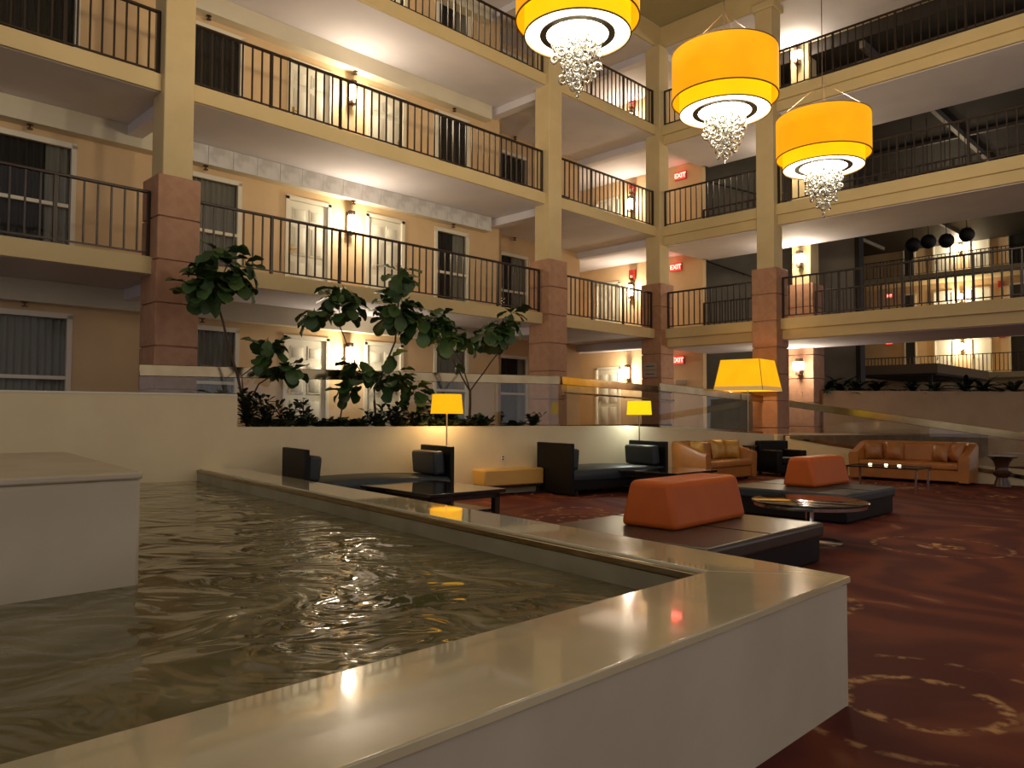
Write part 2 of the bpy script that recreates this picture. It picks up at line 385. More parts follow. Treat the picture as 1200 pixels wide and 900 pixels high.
# ------------------------------------------------------------------ railings
bal_cache = {}
def railing(label, p0, p1, z, posts, h=1.05, sp=.178, joined=False, r=.0125, group=None):
    a, b = fw(*p0, z), fw(*p1, z); L = (b - a).length; ang = math.atan2(b.y - a.y, b.x - a.x)
    t = thing('railing', label, 'railing', a, ang, group)
    part('top_rail', MB().box(0, L, -.03, .03, h - .045, h), iron_m, t, bev=.01, seg=1)
    part('bottom_rail', MB().box(0, L, -.015, .015, .06, .085), iron_m, t)
    pm = MB().box(-.024, .024, -.024, .024, 0, h - .04).mesh('post', iron_m)
    step = L / posts
    for k in range(posts + 1): put('post', pm, t, (min(max(k * step, .024), L - .024), 0, 0))
    n = max(2, round(step / sp)); bs = step / n
    if joined:
        mb = MB()
        for k in range(posts):
            for j in range(1, n): mb.box(k * step + j * bs - r, k * step + j * bs + r, -r, r, .08, h - .04)
        part('baluster', mb, iron_m, t, kind='stuff')
    else:
        bm = MB().box(-r, r, -r, r, .08, h - .04).mesh('baluster', iron_m)
        for k in range(posts):
            for j in range(1, n): put('baluster', bm, t, (k * step + j * bs, 0, 0))
    return t
nm = {Z2: 'first', Z3: 'second', Z4: 'third'}
for z in (Z2, Z3, Z4):
    x0 = -13.28 if z == Z2 else -13.37; x1 = -5.0 if z == Z2 else -4.9
    railing('dark iron railing of the long %s balcony, above the fig trees' % nm[z] if z == Z2 else 'dark iron railing of the long %s balcony between two pillars' % nm[z], (x0, -.02), (x1, -.02), z, 6)
    c = .33 if z == Z2 else .24
    railing('dark iron railing of the short %s balcony beside the corner pillar' % nm[z], (-4.66 + c, -.02), (-c, -.02), z, 3, sp=.165)
    if z != Z4: railing('dark iron railing left of the leftmost pillar, %s balcony' % nm[z], (-17.9, -.02), (-13.62 - c, -.02), z, 3)
    railing('dark iron railing right of the corner pillar, %s balcony' % nm[z], (.02, -c), (.02, -3.4 + c), z, 1, sp=.17)
    railing('rear iron railing before the grey stair wall, %s balcony' % nm[z], (2.5, .0), (2.5, -2.6), z, 1, sp=.19)
    railing('front iron railing of the %s right-hand bridge' % nm[z], (.0, -3.4 - c), (.0, -12.2), z, 6, sp=.185)
    railing('rear iron railing of the %s right-hand bridge' % nm[z], (2.6, -3.45), (2.6, -12.2), z, 5, sp=.185)

# ------------------------------------------------------------------ doors
door_n = [0]
leaf_mesh = MB().box(-.455, .455, -.02, .02, 0, 2.03).mesh('leaf', door_m)
def raised(w, h):
    return MB().box(-w / 2, w / 2, -.012, 0, 0, h).add([(-w / 2 + .03, -.013, .03), (w / 2 - .03, -.013, .03), (w / 2 - .03, -.013, h - .03), (-w / 2 + .03, -.013, h - .03), (-w / 2 + .05, -.024, .05), (w / 2 - .05, -.024, .05), (w / 2 - .05, -.024, h - .05), (-w / 2 + .05, -.024, h - .05)], [(0, 1, 5, 4), (1, 2, 6, 5), (2, 3, 7, 6), (3, 0, 4, 7), (4, 5, 6, 7)]).mesh('panel', door_m)
pan_a, pan_b, pan_c = raised(.32, .28), raised(.32, .62), raised(.32, .62)
frame_mesh = MB().box(-.54, -.46, -.05, .05, 0, 2.1).box(.46, .54, -.05, .05, 0, 2.1).box(-.54, .54, -.05, .05, 2.04, 2.12).mesh('door_frame', white_m)
hand_mesh = MB().box(-.025, .025, -.008, 0, 0, .18).tube([(0, -.01, .09), (0, -.06, .09), (.09, -.06, .09)], .012).mesh('handle', brass_m)
def door(x, y, z, label, rot=0, hand=-1, detail=True):
    door_n[0] += 1
    t = thing('door_%d' % door_n[0], label, 'door', fw(x, y, z), A45 + rot, kind='structure')
    put('leaf', leaf_mesh, t, (0, .03, 0)); put('door_frame', frame_mesh, t)
    put('handle', hand_mesh, t, (hand * .38, .005, .92), scale=(-hand, 1, 1))
    if detail:
        for sx in (-.2, .2):
            put('panel', pan_b, t, (sx, .01, .15)); put('panel', pan_c, t, (sx, .01, .9)); put('panel', pan_a, t, (sx, .01, 1.62))
    return t
lv = {Z1: 'ground level', Z2: 'first balcony', Z3: 'second balcony', Z4: 'third balcony'}
for z in (Z1, Z2, Z3, Z4):
    door(-10.025, WY + .02, z, 'white six-panel door left of the glowing wall lamp, %s' % lv[z])
    door(-8.05, WY + .02, z, 'white six-panel door right of the glowing wall lamp, %s' % lv[z], hand=1)
    door(2.52, 3.73, z, 'white six-panel door of the corner lobby, %s' % lv[z], rot=R(-90))

# ------------------------------------------------------------------ windows with pleated curtains
win_n = [0]
def curtain_mesh(w, h, m, amp=.03, pl=.11):
    n = max(6, int(w / pl * 6)); mb = MB(); v = []; f = []
    for k in range(n + 1):
        x = w * k / n; y = amp * math.sin(x / pl * 2 * math.pi) + .01 * math.sin(x * 31)
        v += [(x, y, 0), (x, y * .8, h)]
    for k in range(n): f.append((2 * k, 2 * k + 2, 2 * k + 3, 2 * k + 1))
    return mb.add(v, f).mesh('curtain', m, 80)
def window(x0, x1, y, z, label, dark=True, split=None, sideL=False, crossbar=1.0, rot=0):
    win_n[0] += 1
    w = x1 - x0; h = 2.09
    t = thing('window_%d' % win_n[0], label, 'window', fw(x0, y, z + .04), A45 + rot, kind='structure')
    fm = MB().box(-.03, .05, -.03, .06, 0, h).box(w - .05, w + .03, -.03, .06, 0, h).box(-.03, w + .03, -.03, .06, h - .06, h + .03).box(-.03, w + .03, -.03, .06, -.02, .03)
    part('window_frame', fm, white_m, t)
    part('crossbar', MB().box(.04, w - .04, -.02, .05, crossbar, crossbar + .06), white_m, t)
    for a, b in ((.03, crossbar), (crossbar + .06, h - .06)):
        part('pane', MB().box(.05, w - .05, .015, .022, a, b), pane_m, t)
    if split is None: put('curtain', curtain_mesh(w - .08, h - .06, curt_d if dark else curt_l), t, (.04, .13, .02))
    else:
        ww = (w - .08) * split
        put('curtain', curtain_mesh(ww, h - .06, curt_d), t, (.04, .13, .02))
        o = put('curtain', curtain_mesh(w - .08 - ww, h - .06, curt_l), t, (.04 + ww, .12, .02)); o['label'] = 'pale drawn curtain'
    part('backing', MB().box(0, w, .2, .22, 0, h), black_m, t)
window(-17.4, -14.5, WY, Z1, 'wide window with pale curtains at far left, ground level', dark=False)
window(-17.4, -14.5, WY, Z2, 'wide dark window with a pale curtain edge at far left, first balcony', split=.87)
window(-17.4, -14.5, WY, Z3, 'wide dark window at upper left corner, second balcony', crossbar=.28)
window(-13.05, -11.55, WY, Z1, 'window with pale pleated curtain beside the left pillar, ground level', dark=False)
window(-13.05, -11.55, WY, Z2, 'window with pale pleated curtain beside the left pillar, first balcony', dark=False)
window(-13.05, -11.55, WY, Z3, 'dark window beside the left pillar, second balcony', crossbar=.28)
window(-13.05, -11.55, WY, Z4, 'dark window beside the left pillar, third balcony', crossbar=.28)
window(-6.56, -5.5, WY, Z1, 'window with pale curtains behind the rightmost fig tree', dark=False)
window(-6.56, -5.5, WY, Z2, 'window with one dark and one pale curtain, first balcony', split=.62)
window(-6.56, -5.5, WY, Z3, 'dark window near the middle pillar, second balcony', crossbar=.28)
window(-6.56, -5.5, WY, Z4, 'window with half dark curtain near the hanging lamp, third balcony', split=.6)
window(-3.55, -2.4, 2.9, Z1, 'dark recessed window left of the middle pillar, ground level', split=.8)
window(-3.55, -2.4, 2.9, Z2, 'recessed window half dark left of the middle pillar, first balcony', split=.55)
window(-3.55, -2.4, 2.9, Z3, 'dark recessed window left of the middle pillar, second balcony')
window(-3.55, -2.4, 2.9, Z4, 'dark recessed window left of the middle pillar, third balcony')

# ------------------------------------------------------------------ wall lamps (lit)
sc_glass = MB().lathe([(.07, .10), (.078, .12), (.078, .42), (.07, .44)], 16).mesh('glass_tube', sconce_glow)
sc_cap = MB().lathe([(.05, 0), (.085, .01), (.085, .06), (.06, .10)], 16).mesh('cap', bronze_m)
sc_plate = MB().box(-.07, .07, .075, .12, .02, .52).mesh('wall_plate', bronze_m)
sq_glass = MB().box(-.13, .13, -.06, .06, .14, .36).mesh('glass_box', sconce_glow)
sq_frame = MB().box(-.055, .055, -.07, .07, .0, .14).box(-.055, .055, -.07, .07, .36, .46).box(-.075, .075, .05, .13, 0, .46).mesh('metal_frame', bronze_m)
def sconce(x, y, z, rot, label, power=15, box=False):
    power *= 3.4
    t = thing('wall_lamp', label, 'wall lamp', fw(x, y, z), A45 + rot)
    if box:
        put('glass_box', sq_glass, t); put('metal_frame', sq_frame, t)
    else:
        put('wall_plate', sc_plate, t); put('glass_tube', sc_glass, t)
        put('cap', sc_cap, t); put('cap', sc_cap, t, (0, 0, .54), (math.pi, 0, 0))
    l = bpy.data.lights.new('lamp_light', 'POINT'); l.energy = power; l.color = (1, .85, .62); l.shadow_soft_size = .09
    o = bpy.data.objects.new('lamp_light', l); COL.objects.link(o); o.parent = t; o.location = (0, -.2, .2)
    return t
for z in (Z1, Z2, Z3, Z4):
    sconce(-9.05, WY - .14, z + 1.5, 0, 'lit wall lamp between two white doors, %s' % lv[z], 17)
    sconce(2.5 - .14, 2.68 if z != Z1 else 2.83, z + (1.45 if z != Z1 else 1.62), R(-90), 'lit wall lamp in the corner lobby below the alarm, %s' % lv[z], 20)
    sconce(2.9 - .36 - .16 + (.09 if z != Z1 else 0), -3.05, z + (1.75 if z != Z1 else 1.62), R(-90), 'lit square wall lamp on the set-back pillar, %s' % lv[z], 20, True)

# ------------------------------------------------------------------ exit signs, alarms, sprinklers, plaque
def text_mesh(s, size, m, depth=.004):
    c = bpy.data.curves.new('t', 'FONT'); c.body = s; c.size = size; c.extrude = depth; c.align_x = 'CENTER'; c.align_y = 'CENTER'; c.offset = .004
    o = bpy.data.objects.new('t', c); COL.objects.link(o); dg = bpy.context.evaluated_depsgraph_get()
    me = bpy.data.meshes.new_from_object(o.evaluated_get(dg)); bpy.data.objects.remove(o); me.materials.clear(); me.materials.append(m); return me
exit_txt = text_mesh('EXIT', .20, exit_letters)
ex_box = MB().box(-.21, .21, -.03, .03, -.13, .13).mesh('housing', alarm_m)
ex_face = MB().box(-.19, .19, -.036, -.03, -.11, .11).mesh('lit_face', exit_glow)
def exit_sign(x, y, z, rot, label, light=1.2, group=None):
    t = thing('exit_sign', label, 'exit sign', fw(x, y, z), A45 + rot, group)
    put('housing', ex_box, t); put('lit_face', ex_face, t); put('lettering', exit_txt, t, (0, -.038, 0), (R(90), 0, 0))
    if light:
        l = bpy.data.lights.new('sign_light', 'POINT'); l.energy = light; l.color = (1, .06, .04); l.shadow_soft_size = .12
        o = bpy.data.objects.new('sign_light', l); COL.objects.link(o); o.parent = t; o.location = (0, -.15, .08)
exit_sign(2.46, .78, Z3 + 2.28, R(-90), 'red lit exit sign on peach wall, second balcony', 1.6)
exit_sign(2.46, .96, Z2 + 2.28, R(-90), 'red lit exit sign on peach wall, first balcony', 1.6)
exit_sign(2.46, .89, Z1 + 2.22, R(-90), 'red lit exit sign on peach wall, ground level', 1.2)
for z in (Z2, Z3, Z4):
    t = thing('fire_alarm', 'red fire alarm box above the corner wall lamp, %s' % lv[z], 'fire alarm', fw(2.46, 2.66, z + 2.26), A45 + R(-90))
    part('housing', MB().box(-.12, .12, -.05, .04, -.16, .16), alarm_m, t, bev=.012); part('strobe', MB().box(-.05, .05, -.08, -.05, -.12, -.02), white_m, t)
spr = MB().lathe([(.05, .0), (.05, -.015), (.015, -.02), (.015, -.06), (.045, -.065), (.045, -.08)], 12).mesh('sprinkler_head', bronze_m)
for z in (Z1, Z2, Z3):
    for x, w in ((-15.2, 'over the far-left window'), (-12.3, 'over the window by the left pillar'), (-9.0, 'over the wall lamp'), (-6.1, 'over the window near the middle pillar'), (-3.0, 'over the recessed window')):
        if z == Z1 and x in (-9.0,): continue
        o = put('sprinkler', spr, None, fw(x, 1.86 if x != -3 else 2.8, tops[z] - .37 if x != -3 else tops[z] - .03)); tag(o, 'small dark sprinkler head %s, %s' % (w, lv[z]), 'sprinkler')
t = thing('wall_plaque', 'two-row grey sign plaque on the corner stone pillar', 'sign', fw(-.345, .02, 2.45), A45 + R(-90))
for zz in (0, .22):
    p = part('plate', MB().box(-.22, .22, -.012, .01, zz, zz + .19), plaque_m, t, bev=.006)
    part('engraved_line', MB().box(-.15, .15, -.016, -.011, zz + .08, zz + .105), text_m, p)
t = thing('wall_plaque', 'small pale sign plate under the ground-level exit sign', 'sign', fw(2.48, .8, Z1 + 1.45), A45 + R(-90))
part('plate', MB().box(-.2, .2, -.012, .01, 0, .14), plaque_m, t, bev=.006)

# chairs on the upper balconies, partly seen through the rails
for z, m_, lab in ((Z3, black_m, 'dark chair with rounded back on the second balcony, by middle pillar'), (Z4, navy_m, 'navy draped chair on the third balcony behind the railing')):
    t = thing('balcony_chair', lab, 'chair', fw(-3.3, 1.0, z), A45)
    part('seat', MB().box(-.27, .27, -.27, .27, .36, .46), m_, t, bev=.03)
    part('backrest', MB().prism([(-.28, 0), (.28, 0), (.28, .35), (.22, .48), (.1, .54), (-.1, .54), (-.22, .48), (-.28, .35)], -.04, .04), m_, t, (0, .26, .42), (R(90), 0, 0))
    lg = MB().box(-.02, .02, -.02, .02, 0, .37).mesh('leg', iron_m)
    for a in (-.24, .24):
        for b in (-.24, .24): put('leg', lg, t, (a, b, 0))

# ------------------------------------------------------------------ second atrium beyond the bridges
struct('wall_stair', MB().box(6.0, 6.25, -3.3, 5.5, .3, 13), grey_m, 'grey stairwell wall beyond the right-hand bridges')
struct('wall_stair', MB().box(2.7, 6.0, 5.3, 5.5, .3, 13), grey_m, 'grey return wall of the stairwell')
struct('trim', MB().box(5.93, 6.3, -3.42, -3.28, .3, 13), black_m, 'dark vertical edge strip of the grey stairwell wall')
for z in (Z2, Z3):
    t = thing('stair_handrail', 'dark sloping stair handrail on the grey wall, %s level' % nm[z], 'handrail', fw(5.9, 2.6, z), A45 - R(90))
    part('rail', MB().tube([(0, .0, 3.42), (4.2, .0, 1.55)], .022), iron_m, t)
    for q in (.4, 2.1, 3.8): part('bracket', MB().tube([(q, 0, 3.42 - q * .445), (q, .1, 3.36 - q * .445)], .012), iron_m, t)
for z in (Z1, Z2, Z3, Z4):
    mb = MB(); mb.box(32, 32.3, -20, 9, z, z + 2.92)
    struct('wall_far', mb, wall_m, 'far peach wall of the second atrium, %s' % lv[z])
    struct('balcony_slab', MB().box(29.8, 32, -20, 9, z - .3, z), fascia_m, 'far cream slab across the second atrium, %s' % lv[z])
    if z == Z1: continue
    railing('far iron railing across the second atrium, %s' % lv[z], (29.85, 6), (29.85, -10), z, 9, joined=True, sp=.2, r=.016)
    for ydr, w_ in ((1.38, 'left'), (-.54, 'right'), ):
        door(32 - .04, ydr, z, 'far white door %s of the glowing lamp, %s' % (w_, lv[z]), rot=R(-90), detail=False)
    sconce(31.84, .42, z + 1.4, R(-90), 'far glowing wall lamp across the second atrium, %s' % lv[z], 45)
    for y1, w_ in ((3.56, 'left of the far doors'), (-2.0, 'right of the far doors')):
        t = thing('window_%d' % (win_n[0] + 1), 'far dark window %s, %s' % (w_, lv[z]), 'window', fw(31.98, y1, z + .04), A45 - R(90), kind='structure'); win_n[0] += 1
        wd = .6 if y1 > 0 else 1.3
        part('window_frame', MB().box(-.05, wd + .05, -.06, .02, -.02, .04).box(-.05, .03, -.06, .02, 0, 2.1).box(wd - .03, wd + .05, -.06, .02, 0, 2.1).box(-.05, wd + .05, -.06, .02, 2.04, 2.14), white_m, t)
        part('curtain', MB().box(.03, wd - .03, -.03, .01, .04, 2.05), curt_d, t)
    o = tag(put('fire_alarm', MB().box(-.14, .14, -.05, .05, -.18, .18).mesh('fire_alarm', alarm_m), None, fw(31.92, -1.6, z + 2.2), A45 - R(90)), 'far small red alarm box right of the doors, %s' % lv[z], 'fire alarm')
exit_sign(31.9, 4.45, Z3 + 2.15, R(-90), 'far red exit sign at left of the second atrium, second balcony', 0)
exit_sign(31.9, 4.45, Z2 + 2.15, R(-90), 'far red exit sign at left of the second atrium, first balcony', 0)
struct('ceiling', MB().box(2.705, 34, -24, 9, 11.62, 12.7), dark_m, 'dark night skylight over the second atrium')
mb = MB()
for k in range(6): mb.box(4 + k * 4.2, 4.12 + k * 4.2, -24, 9, 11.5, 11.62)
for k in range(6): mb.box(2.8, 30, -18 + k * 4.4, -17.86 + k * 4.4, 11.4, 11.6)
struct('beam', mb, mull_m, 'pale mullion grid under the dark skylight')
struct('wall_side', MB().box(6.3, 32, 8.8, 9, .3, 13), grey_m, 'grey side wall of the second atrium')
# dark round pendants near the skylight
for k, (x, y, z) in enumerate(((13.68, 25.79, 7.23), (14.21, 25.79, 7.35), (14.82, 25.78, 7.38), (15.52, 25.78, 7.59))):
    t = thing('globe_pendant', 'dark round pendant beyond the right bridge, %s of the row of four' % ('leftmost', 'second from left', 'third from left', 'rightmost')[k], 'pendant', (x, y, z), 0, 'row of dark round pendants')
    part('globe', MB().lathe([(.02, -.25), (.14, -.21), (.22, -.11), (.25, 0), (.22, .11), (.14, .21), (.03, .25)], 18), black_m, t, sharp=60)
    part('rod', MB().tube([(0, 0, .24), (0, 0, 11.63 - z)], .012, 6), black_m, t)
# canopy in the second atrium
t = thing('canopy', 'brown flat canopy standing beyond the palm planter', 'canopy', (16.8, 30, 0), A45)
part('roof', MB().box(0, 7.7, 0, 3.4, 3.1, 3.48), mat('brown_canopy', (.20, .13, .07), .7), t)
part('underside', MB().box(.08, 7.6, .08, 3.3, 3.03, 3.1), dark_m, t)
for a in (.3, 7.3):
    for b in (.3, 3.0): part('post', MB().box(a, a + .12, b, b + .12, 0, 3.05), black_m, t)

# ------------------------------------------------------------------ low walls of the lounge
def strip(p0, p1, th, z0, za, zb):
    p0, p1 = Vector(p0), Vector(p1); d = (p1 - p0).normalized(); n = Vector((-d.y, d.x)) * th
    return MB().prism([tuple(p0), tuple(p1), tuple(p1 + n), tuple(p0 + n)], z0, 0, [za, zb, zb, za])
struct('wall_back', strip(wp(-14), wp(.505), .18, 0, 1.655, 1.655), low_m, 'taller cream wall behind the fountain', frame=False)
struct('wall_back', strip(wp(.505), BP, .16, 0, 1.195, 1.175), low_m, 'low cream planter wall behind the daybeds', frame=False)
struct('wall_back', strip(BP, (C9[0] - .3, C9[1] - .3), .16, 0, 1.175, .93), low_m, 'low cream wall behind the near sofa', frame=False)
RB = Vector((C9[0] + .05, C9[1] - .12))
def rp(t): return (RB.x + BD.x * t, RB.y + BD.y * t)
struct('wall_ramp', strip(rp(0), rp(1.75), .14, 0, .89, .57), low_m, 'low cream wall stepping down beside the ramp', frame=False)
struct('wall_ramp', strip(rp(1.75), rp(9), .14, 0, .50, .10), low_m, 'cream curb under the ramp glass behind the far sofa', frame=False)
t = thing('pillar_plinth', 'cream square plinth at the foot of the stone pillar', 'plinth', fw(-.02, -3.38, 0), A45)
part('block', MB().box(-.37, .37, -.37, .37, 0, .93), low_m, t, bev=.015)
struct('trim', strip(wp(-14), wp(.5), -.01, 1.645, 1.668, 1.668), white_m, 'thin pale edge along the taller wall', frame=False)

# soil between the low wall and the guard
struct('planter_soil', MB().prism([wp(.55, .17), wp(7.6, .17), wp(7.6, .9), wp(.55, .9)], .9, 1.13), soil_m, 'dark planter soil behind the low wall', frame=False)

# ------------------------------------------------------------------ glass guards with steel band
def guard(label, pts, zs, glass_h=.85, band=.17, panel=1.5, tube=False):
    p0 = Vector(pts[0]); t = thing('glass_guard', label, 'guard rail', (p0.x, p0.y, 0))
    for i in range(len(pts) - 1):
        a, b = Vector(pts[i]) - p0, Vector(pts[i + 1]) - p0; za, zb = zs[i], zs[i + 1]; L = (b - a).length; ang = math.atan2((b - a).y, (b - a).x)
        def loc(q): v = a.lerp(b, q / L); return v.x, v.y, za + (zb - za) * q / L
        mb = MB().add([(0, -.03, za - band), (L, -.03, zb - band), (L, .03, zb - band), (0, .03, za - band), (0, -.03, za), (L, -.03, zb), (L, .03, zb), (0, .03, za)],
                      [(3, 2, 1, 0), (4, 5, 6, 7), (0, 1, 5, 4), (1, 2, 6, 5), (2, 3, 7, 6), (3, 0, 4, 7)])
        part('steel_band', mb, steel_m, t, (a.x, a.y, 0), ang, bev=.008)
        n = max(1, round(L / panel))
        for k in range(n):
            u, w = L * k / n + .012, L * (k + 1) / n - .012; zu, zw = za + (zb - za) * u / L - band, za + (zb - za) * w / L - band
            mb = MB().add([(u, -.006, zu - glass_h), (w, -.006, zw - glass_h), (w, .006, zw - glass_h), (u, .006, zu - glass_h), (u, -.006, zu), (w, -.006, zw), (w, .006, zw), (u, .006, zu)],
                          [(3, 2, 1, 0), (4, 5, 6, 7), (0, 1, 5, 4), (1, 2, 6, 5), (2, 3, 7, 6), (3, 0, 4, 7)])
            part('glass_pane', mb, glass_m, t, (a.x, a.y, 0), ang)
        mb = MB().add([(0, -.025, za - band - glass_h - .05), (L, -.025, zb - band - glass_h - .05), (L, .025, zb - band - glass_h - .05), (0, .025, za - band - glass_h - .05), (0, -.025, za - band - glass_h + .03), (L, -.025, zb - band - glass_h + .03), (L, .025, zb - band - glass_h + .03), (0, .025, za - band - glass_h + .03)],
                      [(3, 2, 1, 0), (4, 5, 6, 7), (0, 1, 5, 4), (1, 2, 6, 5), (2, 3, 7, 6), (3, 0, 4, 7)])
        part('base_shoe', mb, steel_m, t, (a.x, a.y, 0), ang)
        if tube:
            part('handrail', MB().tube([(0, -.09, za - .33), (L, -.09, zb - .36)], .02), steel_m, t, (a.x, a.y, 0), ang)
            for k in range(n + 1): q = L * k / n; part('bracket', MB().tube([(q, -.09, za - .36), (q, 0, za - .38)], .012, 6), steel_m, t, (a.x, a.y, 0), ang)
    return t
guard('long glass guard with steel band behind the fig trees', [(-5.444, 11.088), (-2.88, 12.817), (.95, 15.399)], [2.10, 2.13, 2.17])
guard('glass guard with round handrail running back beside the stone pillar', [(1.0, 15.45), (4.3, 20.6)], [2.17, 2.14], tube=True)
guard('glass guard with steel band behind the near sofa', [(3.10, 16.05), (6.35, 19.3 - .12)], [2.07, 1.88], glass_h=.76)
guard('sloping glass guard with steel band above the far sofa', [rp(.12), rp(9)], [1.77, .50], glass_h=.72)

# peach planter wall and palms at the right
struct('wall_right', MB().box(8.72, 22, 21.3, 21.6, 0, 2.09), mat('peach_planter_paint', (.50, .33, .19), .8, noise=(1.2, (.42, .27, .15), .8)), 'peach planter wall behind the sloping guard', frame=False)
struct('planter_soil', MB().box(8.72, 22, 21.6, 22.4, 1.7, 2.0), soil_m, 'soil of the peach planter', frame=False)
def palm(x, y, z, s, label):
    t = thing('potted_palm', label, 'palm', (x, y, z), random.random() * 6, 'palms on the peach planter'); s *= 1.6
    mb = MB()
    for k in range(26):
        a = random.random() * 6.283; L = s * random.uniform(.6, 1); el = random.uniform(.3, 1.25); w = .02
        pts = [(math.cos(a) * L * q * math.cos(el) * (1 + .3 * q), math.sin(a) * L * q * math.cos(el) * (1 + .3 * q), L * (q * math.sin(el) - .45 * q * q)) for q in (0, .3, .6, .85, 1)]
        v = []
        for q, p in enumerate(pts):
            ww = (.02, .05, .06, .035, .004)[q]; v += [(p[0] - math.sin(a) * ww, p[1] + math.cos(a) * ww, p[2]), (p[0] + math.sin(a) * ww, p[1] - math.cos(a) * ww, p[2] + .01)]
        mb.add(v, [(2 * q, 2 * q + 1, 2 * q + 3, 2 * q + 2) for q in range(4)])
    part('frond', mb, palm_m, t, kind='stuff')
    part('stem', MB().tube([(0, 0, -.1), (0, 0, .1)], .03, 6), bark_m, t)
for k, (px, s) in enumerate(((9.05, .62), (9.5, .75), (9.95, .6), (10.5, .55), (11.6, .5), (12.2, .5), (13.1, .7), (13.6, .6), (14.5, .5))):
    palm(px, 21.95, 2.08, s, 'dark palm tuft on the peach planter, %s of nine from the left' % ('first', 'second', 'third', 'fourth', 'fifth', 'sixth', 'seventh', 'eighth', 'last')[k])

# ================================================================== FOUNTAIN
E2 = Vector((.6165, -.7873)); D1 = Vector((S2, S2))
co = Vector((1.651, 3.733)); ic = Vector((.986, 3.84)); ob = co - E2 * 8.95; ib = ic - E2 * 8.95
fa = co - D1 * 9; ia = ic - D1 * 9
t = thing('fountain_basin', 'long cream stone fountain basin with a polished rim in the foreground', 'fountain')
rim = MB().prism([tuple(co), tuple(ic), tuple(ia), tuple(fa)], .585, .62)
rim.f = [f for f in rim.f]
part('rim', rim, rim_m, t, bev=.006, seg=2)
rim = MB().prism([tuple(co), tuple(ob), tuple(ib), tuple(ic)], .585, .6199)
part('rim', rim, rim_m, t, bev=.006, seg=2)
def inset(p, q, off):   # thin wall strip
    return strip(p, q, off, 0, .585, .585)
part('outer_wall', inset(tuple(fa + Vector((-.012, .012))), tuple(co + Vector((-.02, .005))), .4), basin_m, t)
part('outer_wall', inset(tuple(co + Vector((-.02, .0))), tuple(ob + Vector((-.016, -.012))), .4), basin_m, t)
part('inner_wall', strip(tuple(ic + Vector((.06, .04))), tuple(ib + Vector((.06, .04))), .1, .2, .60, .60), inner_m, t)
part('inner_wall', strip(tuple(ia + Vector((.05, -.05))), tuple(ic + Vector((.05, -.05))), -.1, .2, .60, .60), inner_m, t)
lipd = MB().prism([tuple(ic), tuple(ib), tuple(ib - Vector((.7873, .6165)) * .035), tuple(ic - Vector((.7873, .6165)) * .035)], .555, .605)
part('rim_lip', lipd, steel_m, t, bev=.01)
# water: rippled sheet
wpoly = [ic + Vector((.1, 0)), ib + Vector((.2, .3)), Vector(wp(-13, .05)), Vector((-14, -6)), ia + Vector((.05, -.2))]
def inside(p):
    c = False; n = len(wpoly); j = n - 1
    for i in range(n):
        a, b = wpoly[i], wpoly[j]
        if ((a.y > p.y) != (b.y > p.y)) and (p.x < (b.x - a.x) * (p.y - a.y) / (b.y - a.y) + a.x): c = not c
        j = i
    return c
o = put('water', MB().prism([tuple(p) for p in wpoly], .30, .45).mesh('water', water_m)); tag(o, 'murky green rippling water filling the fountain basin', 'water')
# plinth in the basin
t = thing('fountain_plinth', 'cream square block standing in the fountain water at left', 'plinth', (-2.054, 4.238, 0), 0)
q1 = Vector((0, 0)); q2 = -D1 * 3.4; q3 = q2 - E2 * 2.7; q4 = -E2 * 2.7
part('block', MB().prism([tuple(q1), tuple(q4), tuple(q3), tuple(q2)], .3, 1.03), plinth_m, t, bev=.02)
part('cap', MB().prism([tuple(q1 + Vector((.01, 0))), tuple(q4), tuple(q3), tuple(q2)], 1.03, 1.07), plinth_m, t, bev=.012)

# ================================================================== FURNITURE
AW = math.atan2(WD.y, WD.x)
def daybed(t0, L, label, la, lb):
    """two-ended daybed against the low wall; x along the wall, y towards it; front is -y"""
    D = 1.0
    p = wp(t0, -.14 - D); t = thing('daybed', label, 'daybed', (*p, 0), AW)
    H = .90
    for x in (0, L - .07): part('end_panel', MB().box(x, x + .07, 0, D, .03, H), black_leather, t, bev=.012)
    part('frame', MB().box(.07, L - .07, .04, D - .02, .09, .27), black_leather, t, bev=.02)
    v = []; n = 16
    mb = MB()
    top = [(.07 + (L - .14) * k / n, .44 + .035 * math.sin(math.pi * k / n)) for k in range(n + 1)]
    v = []
    for x, z in top: v += [(x, .02, .27), (x, .0, .36), (x, .03, z - .02), (x, .09, z), (x, D - .09, z), (x, D - .03, z - .02), (x, D, .36), (x, D, .27)]
    f = [(8 * k + j, 8 * k + (j + 1) % 8, 8 * k + 8 + (j + 1) % 8, 8 * k + 8 + j) for k in range(n) for j in range(8)]
    f = [tuple(reversed(q)) for q in f]
    f += [tuple(range(8)), tuple(8 * n + j for j in range(7, -1, -1))]
    mb.add(v, f); part('seat_cushion', mb, slate_leather, t, sharp=50)
    part('foot', MB().box(.15, .23, .1, .18, 0, .1), wood_m, t); part('foot', MB().box(L - .23, L - .15, .1, .18, 0, .1), wood_m, t)
    for x, s, lab in ((.075, 1, la), (L - .075, -1, lb)):
        b = MB().box(0, .19, .12, D - .1, 0, .36)
        o = tag(put('bolster', b.mesh('bolster', slate_leather), None), lab, 'cushion')
        o.matrix_world = Matrix.Translation((*p, 0)) @ Matrix.Rotation(AW, 4, 'Z') @ Matrix.Translation((x if s > 0 else x - .19, 0, .455)) @ Matrix.Rotation(R(5 * s), 4, 'Y')
        bv = o.modifiers.new('bevel', 'BEVEL'); bv.width = .045; bv.segments = 4
